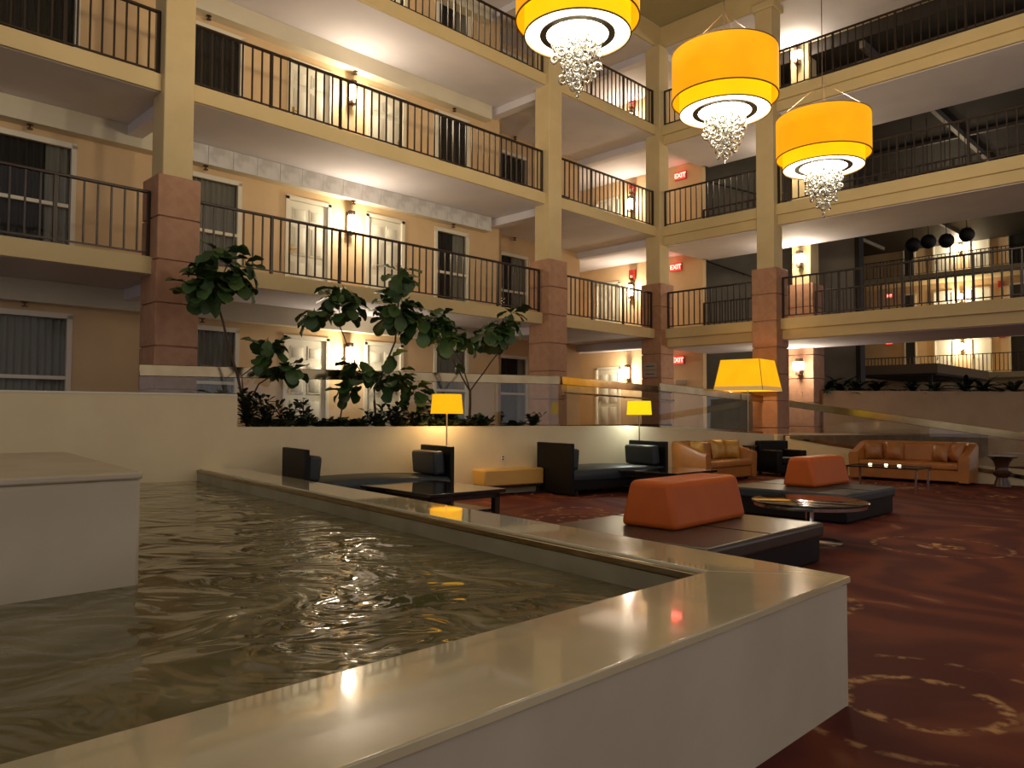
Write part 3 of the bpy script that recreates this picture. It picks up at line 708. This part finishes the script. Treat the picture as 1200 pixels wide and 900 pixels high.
# far-left corners on the wall line
daybed(1.12, 2.33, 'dark slate daybed with two end panels behind the fountain rim', 'slate bolster leaning on the left panel of the left daybed', 'slate bolster under the leftmost lit floor lamp')
daybed(5.72, 2.30, 'dark slate daybed with two end panels right of the mustard bench', 'slate bolster on the left panel of the right daybed', 'slate bolster under the small yellow floor lamp')

def placed(px, py, rot): return Matrix.Translation((px, py, 0)) @ Matrix.Rotation(rot, 4, 'Z')
# mustard bench
t = thing('bench', 'mustard yellow leather bench on dark legs between the two daybeds', 'bench', (-.46, 12.86, 0), AW)
part('cushion', MB().box(0, 1.25, 0, .58, .17, .45), mustard_leather, t, bev=.03, seg=3)
part('apron', MB().box(.03, 1.22, .03, .55, .13, .172), wood_m, t)
for a in (.05, 1.14):
    for b in (.05, .47): part('leg', MB().box(a, a + .06, b, b + .06, 0, .14, .008, .008), wood_m, t)

def coffee_table(label, x, y, rot, lx, ly, h=.42):
    t = thing('coffee_table', label, 'coffee table', (x, y, 0), rot)
    part('table_top', MB().box(0, lx, 0, ly, h - .05, h), gloss_m, t, bev=.008)
    part('lower_shelf', MB().box(.12, lx - .12, .12, ly - .12, .12, .16), wood_m, t)
    part('apron', MB().box(.06, lx - .06, .06, ly - .06, h - .11, h - .05), wood_m, t)
    for a in (.06, lx - .14):
        for b in (.06, ly - .14): part('leg', MB().box(a, a + .08, b, b + .08, 0, h - .05), wood_m, t)
coffee_table('large black glossy coffee table before the left daybed', -.99, 9.25, R(41), 1.22, 1.66)
coffee_table('black glossy coffee table between the right daybed and the near sofa', 2.75, 12.72, R(47), 1.4, 1.75)

def big_ottoman(label, corner, rot, lx, ly, m_, rlab, rc, rrot, rl, rw, rh):
    """square upholstered seat island with a rust back block standing in its middle"""
    t = thing('island_seat', label, 'ottoman', (*corner, 0), rot)
    part('base', MB().box(0.03, lx - .03, 0.03, ly - .03, 0.01, .26), black_leather, t, bev=.02)
    part('cushion_top', MB().box(0, lx, 0, ly, .24, .38), m_, t, bev=.035, seg=3)
    part('seam', MB().box(lx * .5 - .004, lx * .5 + .004, .03, ly - .03, .375, .384), black_leather, t)
    o = put('back_block', MB().box(-rl / 2, rl / 2, -rw / 2, rw / 2, 0, rh, .035, .085).mesh('back_block', red_leather), None); tag(o, rlab, 'backrest')
    o.matrix_world = Matrix.Translation((*rc, .38)) @ Matrix.Rotation(rrot, 4, 'Z')
    b = o.modifiers.new('bevel', 'BEVEL'); b.width = .055; b.segments = 4
    return t
# near island: right corner (2.99,7.31); long side towards the camera along -D1
big_ottoman('nearest square island seat with brown leather top beside the fountain', (2.99 - S2 * 2.1, 7.31 - S2 * 2.1), A45, 2.1, 1.72, brown_leather,
            'large rust leather back block on the nearest island seat', (1.68, 7.37), R(47), 1.36, .60, .42)
big_ottoman('farther square island seat with slate top behind the round table', (5.53 - S2 * 1.75, 10.95 - S2 * 1.75 + .05), A45, 1.75, 1.75, slate_leather,
            'smaller rust leather back block on the farther island seat', (4.52, 11.3), R(44), 1.22, .5, .42)

# round table
t = thing('round_table', 'round black glass table with chrome edge between the island seats', 'side table', (3.28, 8.42, 0))
part('table_top', MB().lathe([(.60, .44), (.61, .445), (.61, .462), (.60, .467)], 48), gloss_m, t)
part('chrome_edge', MB().lathe([(.57, .405), (.585, .405), (.585, .438), (.57, .438)], 48), chrome_m, t)
part('column', MB().lathe([(.055, .03), (.045, .06), (.045, .38), (.12, .405)], 20), chrome_m, t)
part('base', MB().lathe([(.34, 0), (.34, .02), (.30, .03), (.06, .04)], 40), chrome_m, t)

# sofas: tub sofa with sloping arms
def sofa(label, mtx, w, d, hb, hf, m_, seat_h=.44):
    loc, rot, _ = mtx.decompose(); t = thing('sofa', label, 'sofa', loc, rot.to_euler().z)
    th = .17; r = .32
    path = []   # outer outline from front of the left arm round the back to the right arm, front is -y, back is y=d
    path += [(0, d * q, ) for q in (0, .12, .3, .5)]
    for k in range(7):
        a = math.pi - math.pi / 2 * k / 6; path.append((r + r * math.cos(a), d - r + r * math.sin(a)))
    path += [(w * .35, d), (w * .5, d), (w * .65, d)]
    for k in range(7):
        a = math.pi / 2 - math.pi / 2 * k / 6; path.append((w - r + r * math.cos(a), d - r + r * math.sin(a)))
    path += [(w, d * q) for q in (.5, .3, .12, 0)]
    v = []; n = len(path)
    for k, (x, y) in enumerate(path):
        a = Vector(path[max(k - 1, 0)]); b = Vector(path[min(k + 1, n - 1)]); dr = (b - a).normalized(); nn = Vector((dr.y, -dr.x))
        ix, iy = x + nn.x * th, y + nn.y * th
        e = min(1, max(0, y / (d * .92))); h = hf + (hb - hf) * (e * e * (3 - 2 * e)) ** .8
        flare = .03
        v += [(x, y, .05), (x - nn.x * flare, y - nn.y * flare, h - .06), (x - nn.x * (flare - .03), y - nn.y * (flare - .03), h), (ix - nn.x * .03, iy - nn.y * .03, h), (ix, iy, h - .05), (ix + nn.x * .02, iy + nn.y * .02, .3), (ix, iy, .05)]
    f = [(7 * k + j, 7 * k + (j + 1) % 7, 7 * k + 7 + (j + 1) % 7, 7 * k + 7 + j) for k in range(n - 1) for j in range(7)]
    f = [tuple(reversed(q)) for q in f]; f += [tuple(range(7)), tuple(7 * (n - 1) + j for j in range(6, -1, -1))]
    part('shell', MB().add(v, f), m_, t, sharp=50)
    part('seat_base', MB().box(th - .02, w - th + .02, .04, d - th, .06, seat_h - .15), m_, t, bev=.02)
    part('seat_cushion', MB().box(th + .005, w - th - .005, -.0, d - th - .12, seat_h - .15, seat_h), m_, t, bev=.05, seg=4)
    part('back_cushion', MB().box(th + .05, w - th - .05, d - th - .20, d - th - .02, seat_h - .02, hb - .03, 0, .02), m_, t, bev=.05, seg=4)
    for a in (.2, w - .26):
        for b in (.1, d - .2): part('foot', MB().box(a, a + .06, b, b + .06, 0, .06), wood_m, t)
    return t
def pillow(name, label, mtx, s, m_, th=.13):
    n = 10; v = []; f = []
    for sgn in (1, -1):
        for i in range(n + 1):
            for j in range(n + 1):
                u, w = 2 * i / n - 1, 2 * j / n - 1
                h = th * ((1 - abs(u) ** 2.5) * (1 - abs(w) ** 2.5)) ** .55
                pinch = 1 - .09 * (1 - abs(u * w) ** .7)
                v.append((u * s / 2 * (1 - .07 * (1 - w * w)), sgn * h, w * s / 2 * (1 - .07 * (1 - u * u)) + s / 2))
    q = (n + 1) ** 2
    for i in range(n):
        for j in range(n):
            a = i * (n + 1) + j; f += [(a, a + 1, a + n + 2, a + n + 1), (q + a + n + 1, q + a + n + 2, q + a + 1, q + a)]
    o = tag(put(name, MB().add(v, f).mesh(name, m_, 80), None), label, 'cushion'); o.matrix_world = mtx; return o
# near sofa: front-right foot (5.51,17.04)
W2 = 2.1
m2 = placed(5.42 - S2 * W2, 16.90 - S2 * W2, A45)
sofa('tan leather tub sofa under the giant square floor lamp', m2, W2, .95, .84, .60, amber_leather)
m3 = placed(9.12 - S2 * 2.32, 15.25 + S2 * 2.32, R(-45))
sofa('long amber leather sofa below the sloping glass guard at right', m3, 2.32, .95, .84, .60, amber_leather)
def sp(mt, x, y, rz, rx, z=.44): return mt @ Matrix.Translation((x, y, z)) @ Matrix.Rotation(R(rz), 4, 'Z') @ Matrix.Rotation(R(rx), 4, 'X')
pillow('throw_pillow', 'gold satin pillow standing at the left arm of the near sofa', sp(m2, .34, .36, 70, -12), .42, gold_satin)
pillow('throw_pillow', 'copper pillow second from the left on the near sofa', sp(m2, .58, .48, 40, -14), .42, rust_satin)
pillow('throw_pillow', 'shiny gold satin pillow facing forward on the near sofa', sp(m2, 1.38, .50, -8, -14), .44, gold_satin)
pillow('throw_pillow', 'gold pillow against the right arm of the near sofa', sp(m2, 1.72, .42, -50, -12), .42, gold_satin)
pillow('throw_pillow', 'copper satin pillow in the left corner of the far sofa', sp(m3, .36, .46, 30, -12), .42, rust_satin)
pillow('throw_pillow', 'copper satin pillow second from left on the far sofa', sp(m3, .75, .49, 0, -16), .40, rust_satin)
pillow('throw_pillow', 'copper satin pillow leaning left on the far sofa, third from left', sp(m3, 1.66, .46, -28, -18), .40, rust_satin)
pillow('throw_pillow', 'copper satin pillow at the right arm of the far sofa', sp(m3, 1.96, .42, -45, -14), .42, rust_satin)

# black armchair
ax = placed(6.02, 17.28, R(22))
t = thing('armchair', 'black leather armchair between the two sofas', 'armchair', (6.02, 17.28, 0), R(22))
part('base', MB().box(0, .86, .02, .72, .08, .28), black_leather, t, bev=.02)
part('seat_cushion', MB().box(.17, .69, 0, .6, .28, .43), black_leather, t, bev=.04, seg=3)
for a, n_ in ((0, 'left'), (.70, 'right')): part('arm', MB().box(a, a + .16, 0, .7, .1, .60), black_leather, t, bev=.035, seg=3)
part('backrest', MB().box(.0, .86, .60, .78, .1, .80), black_leather, t, bev=.035, seg=3)
for a in (.05, .75):
    for b in (.06, .66): part('foot', MB().box(a, a + .06, b, b + .06, 0, .09), wood_m, t)
# dark side table between sofa and armchair
t = thing('side_table', 'thin dark side table right of the near sofa', 'side table', (5.52, 17.62, 0), A45)
part('table_top', MB().box(0, .5, 0, .5, .66, .69), wood_m, t)
for a in (0, .47):
    for b in (0, .47): part('leg', MB().box(a, a + .03, b, b + .03, 0, .66), wood_m, t)
# glass table before the far sofa
t = thing('glass_table', 'low smoked glass table on thin dark frame before the far sofa', 'coffee table', (6.55, 15.0, 0), R(-45))
part('table_top', MB().box(0, 1.3, 0, .75, .405, .42), glass_m, t)
part('rim', MB().box(-.02, 1.32, -.02, 0, .395, .425).box(-.02, 1.32, .75, .77, .395, .425).box(-.02, 0, 0, .75, .395, .425).box(1.3, 1.32, 0, .75, .395, .425), wood_m, t)
for a in (0, 1.26):
    for b in (0, .71): part('leg', MB().box(a, a + .04, b, b + .04, 0, .40), chrome_m, t)
for k, (a, b) in enumerate(((.35, .35), (.62, .42), (.9, .3))):
    p = Vector((6.55 + S2 * a + S2 * b, 15.0 - S2 * a + S2 * b, .42))
    t = thing('glass_votive', 'small clear glass votive on the smoked glass table, %s' % ('left one', 'middle one', 'right one')[k], 'candle holder', p, 0, 'votives on the glass table')
    part('cup', MB().lathe([(.03, 0), (.04, .005), (.045, .07), (.04, .07), (.035, .012)], 12, cap=False), glass_m, t)
    part('candle', MB().lathe([(.03, .01), (.03, .04)], 10), mat('candle_glow', (1, .9, .7), .5, emis=(1, .8, .5), es=6), t)
# urn-shaped side table
t = thing('urn_table', 'dark turned wood hourglass side table by the right curb', 'side table', (9.60, 14.95, 0))
part('body', MB().lathe([(.10, 0), (.15, .02), (.13, .10), (.10, .20), (.16, .26), (.17, .30), (.12, .34), (.11, .40), (.14, .50), (.20, .58)], 28), mat('dark_turned_wood', (.06, .025, .014), .3), t, sharp=60)
part('table_top', MB().lathe([(.20, .58), (.27, .60), (.27, .62), (.2, .622)], 28), gloss_m, t)

# ------------------------------------------------------------------ floor lamps
def floor_lamp(label, x, y, h, sw, sh, taper, shade, rect=False, rot=0, power=16, pole_m=None, lc=(1, .70, .34)):
    t = thing('floor_lamp', label, 'floor lamp', (x, y, 0), rot)
    r = sw / 2
    part('base', MB().lathe([(.15, 0), (.15, .02), (.03, .035)], 28), chrome_m, t)
    part('pole', MB().lathe([(.013, .03), (.013, h - sh * .5)], 12), pole_m or steel_m, t)
    z0 = h - sh; tk = .006
    if rect:
        def ring(w, z, s=0): return [(-w + s, -w + s, z), (w - s, -w + s, z), (w - s, w - s, z), (-w + s, w - s, z)]
        a = r / 1.0; b = a - taper
        v = ring(a, z0) + ring(b, h) + ring(b, h, .01) + ring(a, z0, .01)
        f = [(i, (i + 1) % 4, 4 + (i + 1) % 4, 4 + i) for i in range(4)] + [(4 + i, 4 + (i + 1) % 4, 8 + (i + 1) % 4, 8 + i) for i in range(4)] + [(8 + i, 8 + (i + 1) % 4, 12 + (i + 1) % 4, 12 + i) for i in range(4)] + [(12 + i, 12 + (i + 1) % 4, (i + 1) % 4, i) for i in range(4)]
        part('shade', MB().add(v, f), shade, t)
        for k in range(4): part('added_corner_line', MB().tube([v[k], v[4 + k]], .008, 6), mat('corner_line_tone', (.45, .22, .05), .8), t)  # dark lines added so the corners show against the even glow
        zb = sh * .13; a2 = a - taper * .13
        part('shade_trim', MB().add(ring(a + .004, z0 - .002) + ring(a2 + .004, z0 + zb), [(i, (i + 1) % 4, 4 + (i + 1) % 4, 4 + i) for i in range(4)]), mat('pale_trim_fabric', (.55, .42, .22), .8, emis=(1, .55, .16), es=.32), t)
    else:
        part('shade', MB().lathe([(r, z0), (r - taper, h), (r - taper - tk, h), (r - tk, z0), (r, z0)], 40, cap=False), shade, t)
    part('bulb', MB().lathe([(.02, h - sh * .75), (.045, h - sh * .62), (.045, h - sh * .5), (.02, h - sh * .4)], 12), bulb_m, t)
    part('spider', MB().tube([(-r + taper, 0, h - .02), (r - taper, 0, h - .02)], .004, 6).tube([(0, -r + taper, h - .02), (0, r - taper, h - .02)], .004, 6), chrome_m, t)
    l = bpy.data.lights.new('bulb_light', 'POINT'); l.energy = power; l.color = lc; l.shadow_soft_size = .06
    o = bpy.data.objects.new('bulb_light', l); COL.objects.link(o); o.parent = t; o.location = (0, 0, z0 + sh * .35)
brassy = mat('satin_brass_pole', (.7, .5, .25), .3, metal=1)
floor_lamp('orange drum floor lamp by the planter wall, behind the left daybed', -1.07, 12.54, 1.72, .54, .32, .03, shade_flr, power=70, pole_m=brassy)
floor_lamp('small yellow drum floor lamp behind the right daybed', 2.50, 14.95, 1.665, .49, .27, .02, shade_yel, power=65, lc=(.80, .95, 1))
floor_lamp('giant square orange floor lamp beside the near sofa', 5.70, 18.38, 2.72, 1.22, .74, .13, shade_flr, rect=True, rot=R(-40), power=60)

# wall sockets
for x, y, rz, lab in ((-.16, 13.50, AW, 'small white wall socket above the mustard bench'), (3.12, 15.93, A45, 'small white wall socket left of the near sofa')):
    t = thing('wall_socket', lab, 'socket', (x, y - .012, .62), rz)
    part('plate', MB().box(-.04, .04, -.012, .0, -.06, .06), white_m, t, bev=.004)
    part('outlet', MB().box(-.015, .015, -.016, -.01, .01, .035), text_m, t); part('outlet', MB().box(-.015, .015, -.016, -.01, -.035, -.01), text_m, t)

# ------------------------------------------------------------------ hanging drum lamps with crystal clusters
cr_sizes = []
def ring_crystal(r):
    mb = MB(); prof = []
    seg, ps = 12, 6; v = []; f = []
    for i in range(seg):
        a = 2 * math.pi * i / seg
        for j in range(ps):
            b = 2 * math.pi * j / ps; rr = r * (.70 + .30 * math.cos(b)); v.append((rr * math.cos(a), r * .28 * math.sin(b), rr * math.sin(a)))
    for i in range(seg):
        for j in range(ps): f.append((i * ps + j, ((i + 1) % seg) * ps + j, ((i + 1) % seg) * ps + (j + 1) % ps, i * ps + (j + 1) % ps))
    return mb.add(v, f).mesh('crystal', crystal_m, 80)
crys = [ring_crystal(r) for r in (.034, .044, .054)]
bead = MB().lathe([(.002, -.014), (.012, -.008), (.014, 0), (.012, .008), (.002, .014)], 8).mesh('crystal', crystal_m, 80)
def chandelier(label, x, y, zb, ztop, seed, es_power):
    """zb: height of the diffuser"""
    rnd = random.Random(seed); t = thing('hanging_lamp', label, 'hanging lamp', (x, y, zb), rnd.random())
    Ro, Ri = .60, .515; hl = ztop - zb
    zo = .15
    part('outer_drum', MB().lathe([(Ro, zo), (Ro, hl), (Ro - .006, hl), (Ro - .006, zo), (Ro, zo)], 64, cap=False), shade_out, t)
    part('inner_drum', MB().lathe([(Ri, 0), (Ri, hl * .8), (Ri - .006, hl * .8), (Ri - .006, 0), (Ri, 0)], 64, cap=False), shade_in, t)
    trim = mat('drum_trim', (.20, .10, .03), .5)
    for rr, z_, nme in ((Ro, hl, 'top_trim'), (Ro, zo, 'edge_trim'), (Ri, 0, 'edge_trim')):
        part(nme, MB().lathe([(rr + .004, z_ - .006), (rr + .004, z_ + .006), (rr - .008, z_ + .006), (rr - .008, z_ - .006), (rr + .004, z_ - .006)], 64, cap=False), trim, t)
    part('diffuser', MB().lathe([(.36, .012), (Ri - .01, .012), (Ri - .01, .02), (.36, .02), (.36, .012)], 48, cap=False), diff_out, t)
    part('diffuser_ring', MB().lathe([(.30, .004), (.365, .004), (.365, .022), (.30, .022), (.30, .004)], 48, cap=False), mat('bronze_ring', (.16, .13, .09), .4, metal=.4), t)
    part('diffuser_core', MB().lathe([(.01, .014), (.305, .014), (.305, .02), (.01, .02)], 40), diff_in, t)
    part('rod', MB().tube([(0, 0, .02), (0, 0, Z5 - zb)], .006, 6), bronze_m, t)
    part('ceiling_rose', MB().lathe([(.07, Z5 - zb - .05), (.08, Z5 - zb - .01)], 16), bronze_m, t)
    for k in range(3):
        a = 2.1 * k + .4; part('stay_wire', MB().tube([(Ro * math.cos(a), Ro * math.sin(a), hl), (0, 0, hl + .5)], .0014, 4), bronze_m, t)
    # crystal strands
    k = 0
    for ringr, cnt, ln in ((.0, 1, .62), (.075, 5, .55), (.15, 9, .42), (.215, 12, .30)):
        for i in range(cnt):
            a = 2 * math.pi * i / cnt + ringr * 7 + rnd.uniform(-.15, .15); L = ln + rnd.uniform(-.07, .05); z = -.05 - rnd.random() * .04
            cx, cy = ringr * math.cos(a), ringr * math.sin(a)
            part('strand', MB().tube([(cx, cy, .01), (cx, cy, -L)], .0012, 4), chrome_m, t)
            while z > -L:
                q = rnd.choice((0, 1, 2)); put('crystal', crys[q], t, (cx + rnd.uniform(-.01, .01), cy + rnd.uniform(-.01, .01), z), (rnd.uniform(-.3, .3), rnd.uniform(-.5, .5), rnd.random() * 6))
                z -= (.070, .090, .108)[q] + rnd.random() * .012
    l = bpy.data.lights.new('drum_light', 'POINT'); l.energy = es_power; l.color = (1, .84, .56); l.shadow_soft_size = .2
    o = bpy.data.objects.new('drum_light', l); COL.objects.link(o); o.parent = t; o.location = (0, 0, hl * .9 + .1)
chandelier('nearest hanging amber drum lamp with crystals, cut by the top edge', .62, 7.25, 5.07, 5.76, 3, 420)
chandelier('middle hanging amber drum lamp with crystal cluster', 2.46, 8.72, 4.93 - .02, 5.60, 4, 420)
chandelier('farthest hanging amber drum lamp with crystal cluster, by the pillar', 4.17, 10.1, 4.72, 5.39, 5, 420)

# ================================================================== PLANTS
def leaf_mesh(L, W_, m_, droop=.25, lobes=True):
    prof = [(0, .06), (.15, .42), (.32, .62), (.5, .72), (.7, 1.0), (.87, .85), (.97, .42), (1, 0)]
    v = []; f = []
    for q, w in prof:
        y = q * L; z = -droop * L * q * q; hw = w * W_ / 2
        v += [(-hw, y, z + hw * .25 + .012 * math.sin(q * 17)), (0, y, z - .004), (hw, y, z + hw * .25 - .012 * math.sin(q * 15))]
    for k in range(len(prof) - 1):
        a = 3 * k; f += [(a, a + 1, a + 4, a + 3), (a + 1, a + 2, a + 5, a + 4)]
    v += [(-.004, -.06, 0), (.004, -.06, 0)]; n = len(v); f.append((n - 2, n - 1, 2, 0))
    return MB().add(v, f).mesh('leaf', m_, 60)
leaves = [leaf_mesh(.34, .25, leaf_m), leaf_mesh(.30, .23, leaf_m, .4), leaf_mesh(.28, .20, leaf_m, .1), leaf_mesh(.30, .22, leaf_p, .2)]
prnd = random.Random(11)
def crown(t, base, c, r, n, h=None, s=1.0):
    """a whorl of big leaves around a twig end"""
    c = Vector(c) - base; h = h or r
    n = int(n * 1.5) if n > 4 else n
    for k in range(n):
        a = prnd.random() * 6.283; el = prnd.uniform(-1.15, .55); q = prnd.uniform(-.7, .75)
        p = c + Vector((math.cos(a) * r * .4, math.sin(a) * r * .4, q * h * .8))
        me = leaves[prnd.choice((0, 0, 1, 1, 2, 3 if prnd.random() < .5 else 0))]
        sc = s * prnd.uniform(.8, 1.15)
        put('leaf', me, t, p, (el, prnd.uniform(-.4, .4), a - math.pi / 2), scale=(sc, sc, sc))
def tree(label, base, trunks, crowns):
    b = Vector(base); t = thing('fig_tree', label, 'tree', b, 0)
    for k, (pts, r0, r1) in enumerate(trunks):
        P = [Vector(p) - b for p in pts]; n = len(P)
        fine = []
        for i in range(n - 1):
            for s_ in range(3): fine.append(P[i].lerp(P[i + 1], s_ / 3) + Vector((prnd.uniform(-.008, .008), prnd.uniform(-.008, .008), 0)))
        fine.append(P[-1])
        if k == 0: fine[0] = P[0] - Vector((0, 0, .1))
        part('trunk' if k == 0 else 'branch', MB().tube(fine, [r0 + (r1 - r0) * i / (len(fine) - 1) for i in range(len(fine))], 8), bark_m, t)
    for c in crowns: crown(t, b, *c)
    return t
def dz(p, z=0): return (p[0], p[1], p[2] + z)
tree('tall leaning fig tree at the left end of the planter', (-3.96, 11.48, 1.12),
     [([(-3.96, 11.48, 1.12), (-4.07, 11.41, 1.77), (-4.22, 11.31, 2.4), (-4.35, 11.22, 2.94), (-4.38, 11.2, 3.35)], .024, .014),
      ([(-3.98, 11.47, 1.5), (-3.85, 11.56, 1.84), (-3.62, 11.70, 2.02)], .016, .009),
      ([(-4.05, 11.43, 1.68), (-4.05, 11.42, 1.96), (-3.80, 11.58, 2.22)], .011, .007),
      ([(-4.0, 11.46, 1.5), (-4.2, 11.33, 1.66), (-4.38, 11.20, 1.70)], .007, .004),
      ([(-4.35, 11.22, 3.3), (-4.25, 11.28, 3.6), (-4.15, 11.35, 3.8)], .01, .006)],
     [((-4.37, 11.21, 3.42), .40, 30, .42), ((-4.60, 11.06, 3.22), .3, 14, .3), ((-4.12, 11.38, 3.50), .3, 18, .35), ((-4.35, 11.22, 3.80), .25, 6, .12),
      ((-3.74, 11.63, 2.36), .22, 16, .28, .9), ((-3.49, 11.80, 2.08), .2, 12, .12, .9), ((-4.40, 11.19, 1.70), .08, 2, .03, .5)])
tree('thin curving fig tree second from the left in the planter', (-2.80, 12.27, 1.12),
     [([(-2.80, 12.27, 1.12), (-2.72, 12.32, 1.6), (-2.60, 12.40, 1.85), (-2.45, 12.5, 2.0)], .014, .008),
      ([(-2.45, 12.5, 2.0), (-2.62, 12.39, 2.35), (-2.79, 12.27, 2.8), (-2.80, 12.27, 3.1)], .012, .008),
      ([(-2.78, 12.28, 2.95), (-3.0, 12.13, 3.02), (-3.12, 12.05, 3.0)], .008, .005)],
     [((-2.76, 12.29, 3.22), .34, 26, .4), ((-3.14, 12.04, 2.97), .2, 9, .12, .85), ((-2.50, 12.48, 2.10), .26, 14, .3, .9), ((-2.66, 12.36, 1.80), .2, 8, .15, .9)])
tree('upright fig tree with stacked crowns in the middle of the planter', (-2.26, 12.63, 1.12),
     [([(-2.26, 12.63, 1.12), (-2.28, 12.62, 1.82), (-2.12, 12.73, 2.18), (-1.98, 12.82, 2.62), (-1.93, 12.85, 3.06), (-1.93, 12.85, 3.7)], .022, .012),
      ([(-2.27, 12.62, 1.8), (-2.0, 12.8, 1.84), (-1.70, 13.0, 1.84)], .008, .005)],
     [((-1.93, 12.86, 3.45), .30, 18, .5), ((-2.0, 12.82, 3.10), .34, 16, .25), ((-1.92, 12.87, 3.85), .15, 4, .1), ((-2.02, 12.80, 2.02), .28, 14, .2, .95),
      ((-2.05, 12.78, 2.35), .1, 3, .1), ((-1.66, 13.03, 1.80), .25, 9, .14, .95)])
tree('forked fig tree with wide crowns at the right of the planter', (-.75, 13.65, 1.12),
     [([(-.75, 13.65, 1.12), (-.75, 13.65, 1.81)], .026, .022),
      ([(-.75, 13.65, 1.80), (-.99, 13.49, 2.23), (-1.2, 13.34, 2.6), (-1.48, 13.16, 2.78)], .016, .009),
      ([(-.75, 13.65, 1.80), (-.90, 13.55, 2.3), (-.98, 13.50, 2.45), (-1.18, 13.36, 2.72)], .013, .008),
      ([(-.90, 13.55, 2.25), (-.86, 13.58, 2.5), (-.78, 13.62, 2.66)], .009, .006),
      ([(-.75, 13.65, 1.80), (-.39, 13.89, 2.34), (-.16, 14.05, 2.66), (-.13, 14.07, 3.0)], .015, .009)],
     [((-1.55, 13.11, 2.98), .36, 26, .32), ((-1.24, 13.32, 2.78), .32, 20, .22), ((-1.30, 13.28, 3.05), .3, 12, .15), ((-.80, 13.62, 2.70), .22, 8, .12, .8),
      ((-.45, 13.86, 2.86), .32, 18, .18), ((-.13, 14.06, 3.02), .32, 18, .2), ((-.02, 14.14, 3.22), .2, 7, .18, .9), ((-1.0, 13.48, 2.28), .06, 2, .05, .6)])

# low shrubs: small leaves joined, stems apart
def shrub(label, t0, off, h, n, spread, group='low shrubs in the planter'):
    x, y = wp(t0, off); t = thing('shrub', label, 'shrub', (x, y, 1.12), 0, group)
    mb = MB(); st = MB()
    n = int(n * 1.5)
    for s_ in range(n):
        a = prnd.random() * 6.283; tip = Vector((math.cos(a) * spread * 1.2 * prnd.random(), math.sin(a) * spread * .7 * prnd.random(), h * prnd.uniform(.55, 1)))
        st.tube([(0, 0, -.05), tuple(tip * .5 + Vector((0, 0, .03))), tuple(tip)], [.008, .006, .004], 5)
        for k in range(9):
            q = .25 + .75 * k / 8; c = tip * q; b = prnd.random() * 6.283; L = prnd.uniform(.10, .165); e = prnd.uniform(-.1, .8); w = L * .26
            d = Vector((math.cos(b) * math.cos(e), math.sin(b) * math.cos(e), math.sin(e))); sd = d.cross(Vector((0, 0, 1))).normalized() * w; upv = Vector((0, 0, w * .3))
            mb.add([c, c + d * L * .3 + sd * .8 + upv, c + d * L * .7 + sd + upv, c + d * L, c + d * L * .7 - sd + upv, c + d * L * .3 - sd * .8 + upv, c + d * L * .5], [(0, 1, 6), (1, 2, 6), (2, 3, 6), (3, 4, 6), (4, 5, 6), (5, 0, 6)])
    part('foliage', mb, shrub_m, t, kind='stuff', sharp=80); part('stem', st, bark_m, t, kind='stuff')
sh = [(.75, .35, .62, 14, .22, 'dense dark shrub at the foot of the leaning fig tree'), (1.05, .4, .52, 10, .22, 'dark shrub right of the leaning fig trunk'), (1.35, .35, .42, 8, .2, 'short shrub second right of the leaning fig trunk'), (1.62, .4, .50, 5, .16, 'tall thin shrub before the left white door'),
      (2.0, .4, .14, 8, .25, 'flat ground cover tuft left of the second fig'), (2.45, .4, .15, 8, .25, 'flat ground cover tuft at the second fig trunk'), (2.85, .35, .36, 9, .24, 'small shrub left of the upright fig trunk'), (3.15, .35, .42, 10, .25, 'small shrub at the upright fig trunk'),
      (3.6, .35, .34, 9, .25, 'rounded shrub between the upright fig and the lamp'), (3.95, .35, .50, 10, .25, 'taller shrub left of the orange lamp shade'), (4.2, .4, .46, 9, .22, 'shrub right behind the orange lamp shade'), (4.75, .35, .22, 9, .25, 'low shrub left of the forked fig trunk'),
      (5.6, .4, .12, 6, .22, 'low tuft right of the green cone'), (5.95, .35, .30, 9, .2, 'bushy shrub before the dark ground-level window')]
for t0, off, h, n, s_, lab in sh: shrub(lab, t0, off, h, n, s_)
ords = 'leftmost,second,third,fourth,fifth,sixth,seventh,eighth,ninth,tenth,eleventh,twelfth,rightmost'.split(',')
for k in range(13): shrub('small dark ground cover tuft along the front edge of the planter, %s of thirteen' % ords[k], .85 + .33 * k, .24, .17, 6, .2, 'ground cover along the planter edge')
# green pyramid cap of a planter light
x, y = wp(4.87, .45)
t = thing('garden_light_cap', 'green metal cone standing in the planter by the forked fig', 'garden light', (x, y, 1.12))
part('cap', MB().lathe([(.22, .12), (.21, .14), (.02, .30), (.0, .30)], 20), green_m, t); part('stake', MB().tube([(0, 0, -.02), (0, 0, .14)], .03, 8), green_m, t)
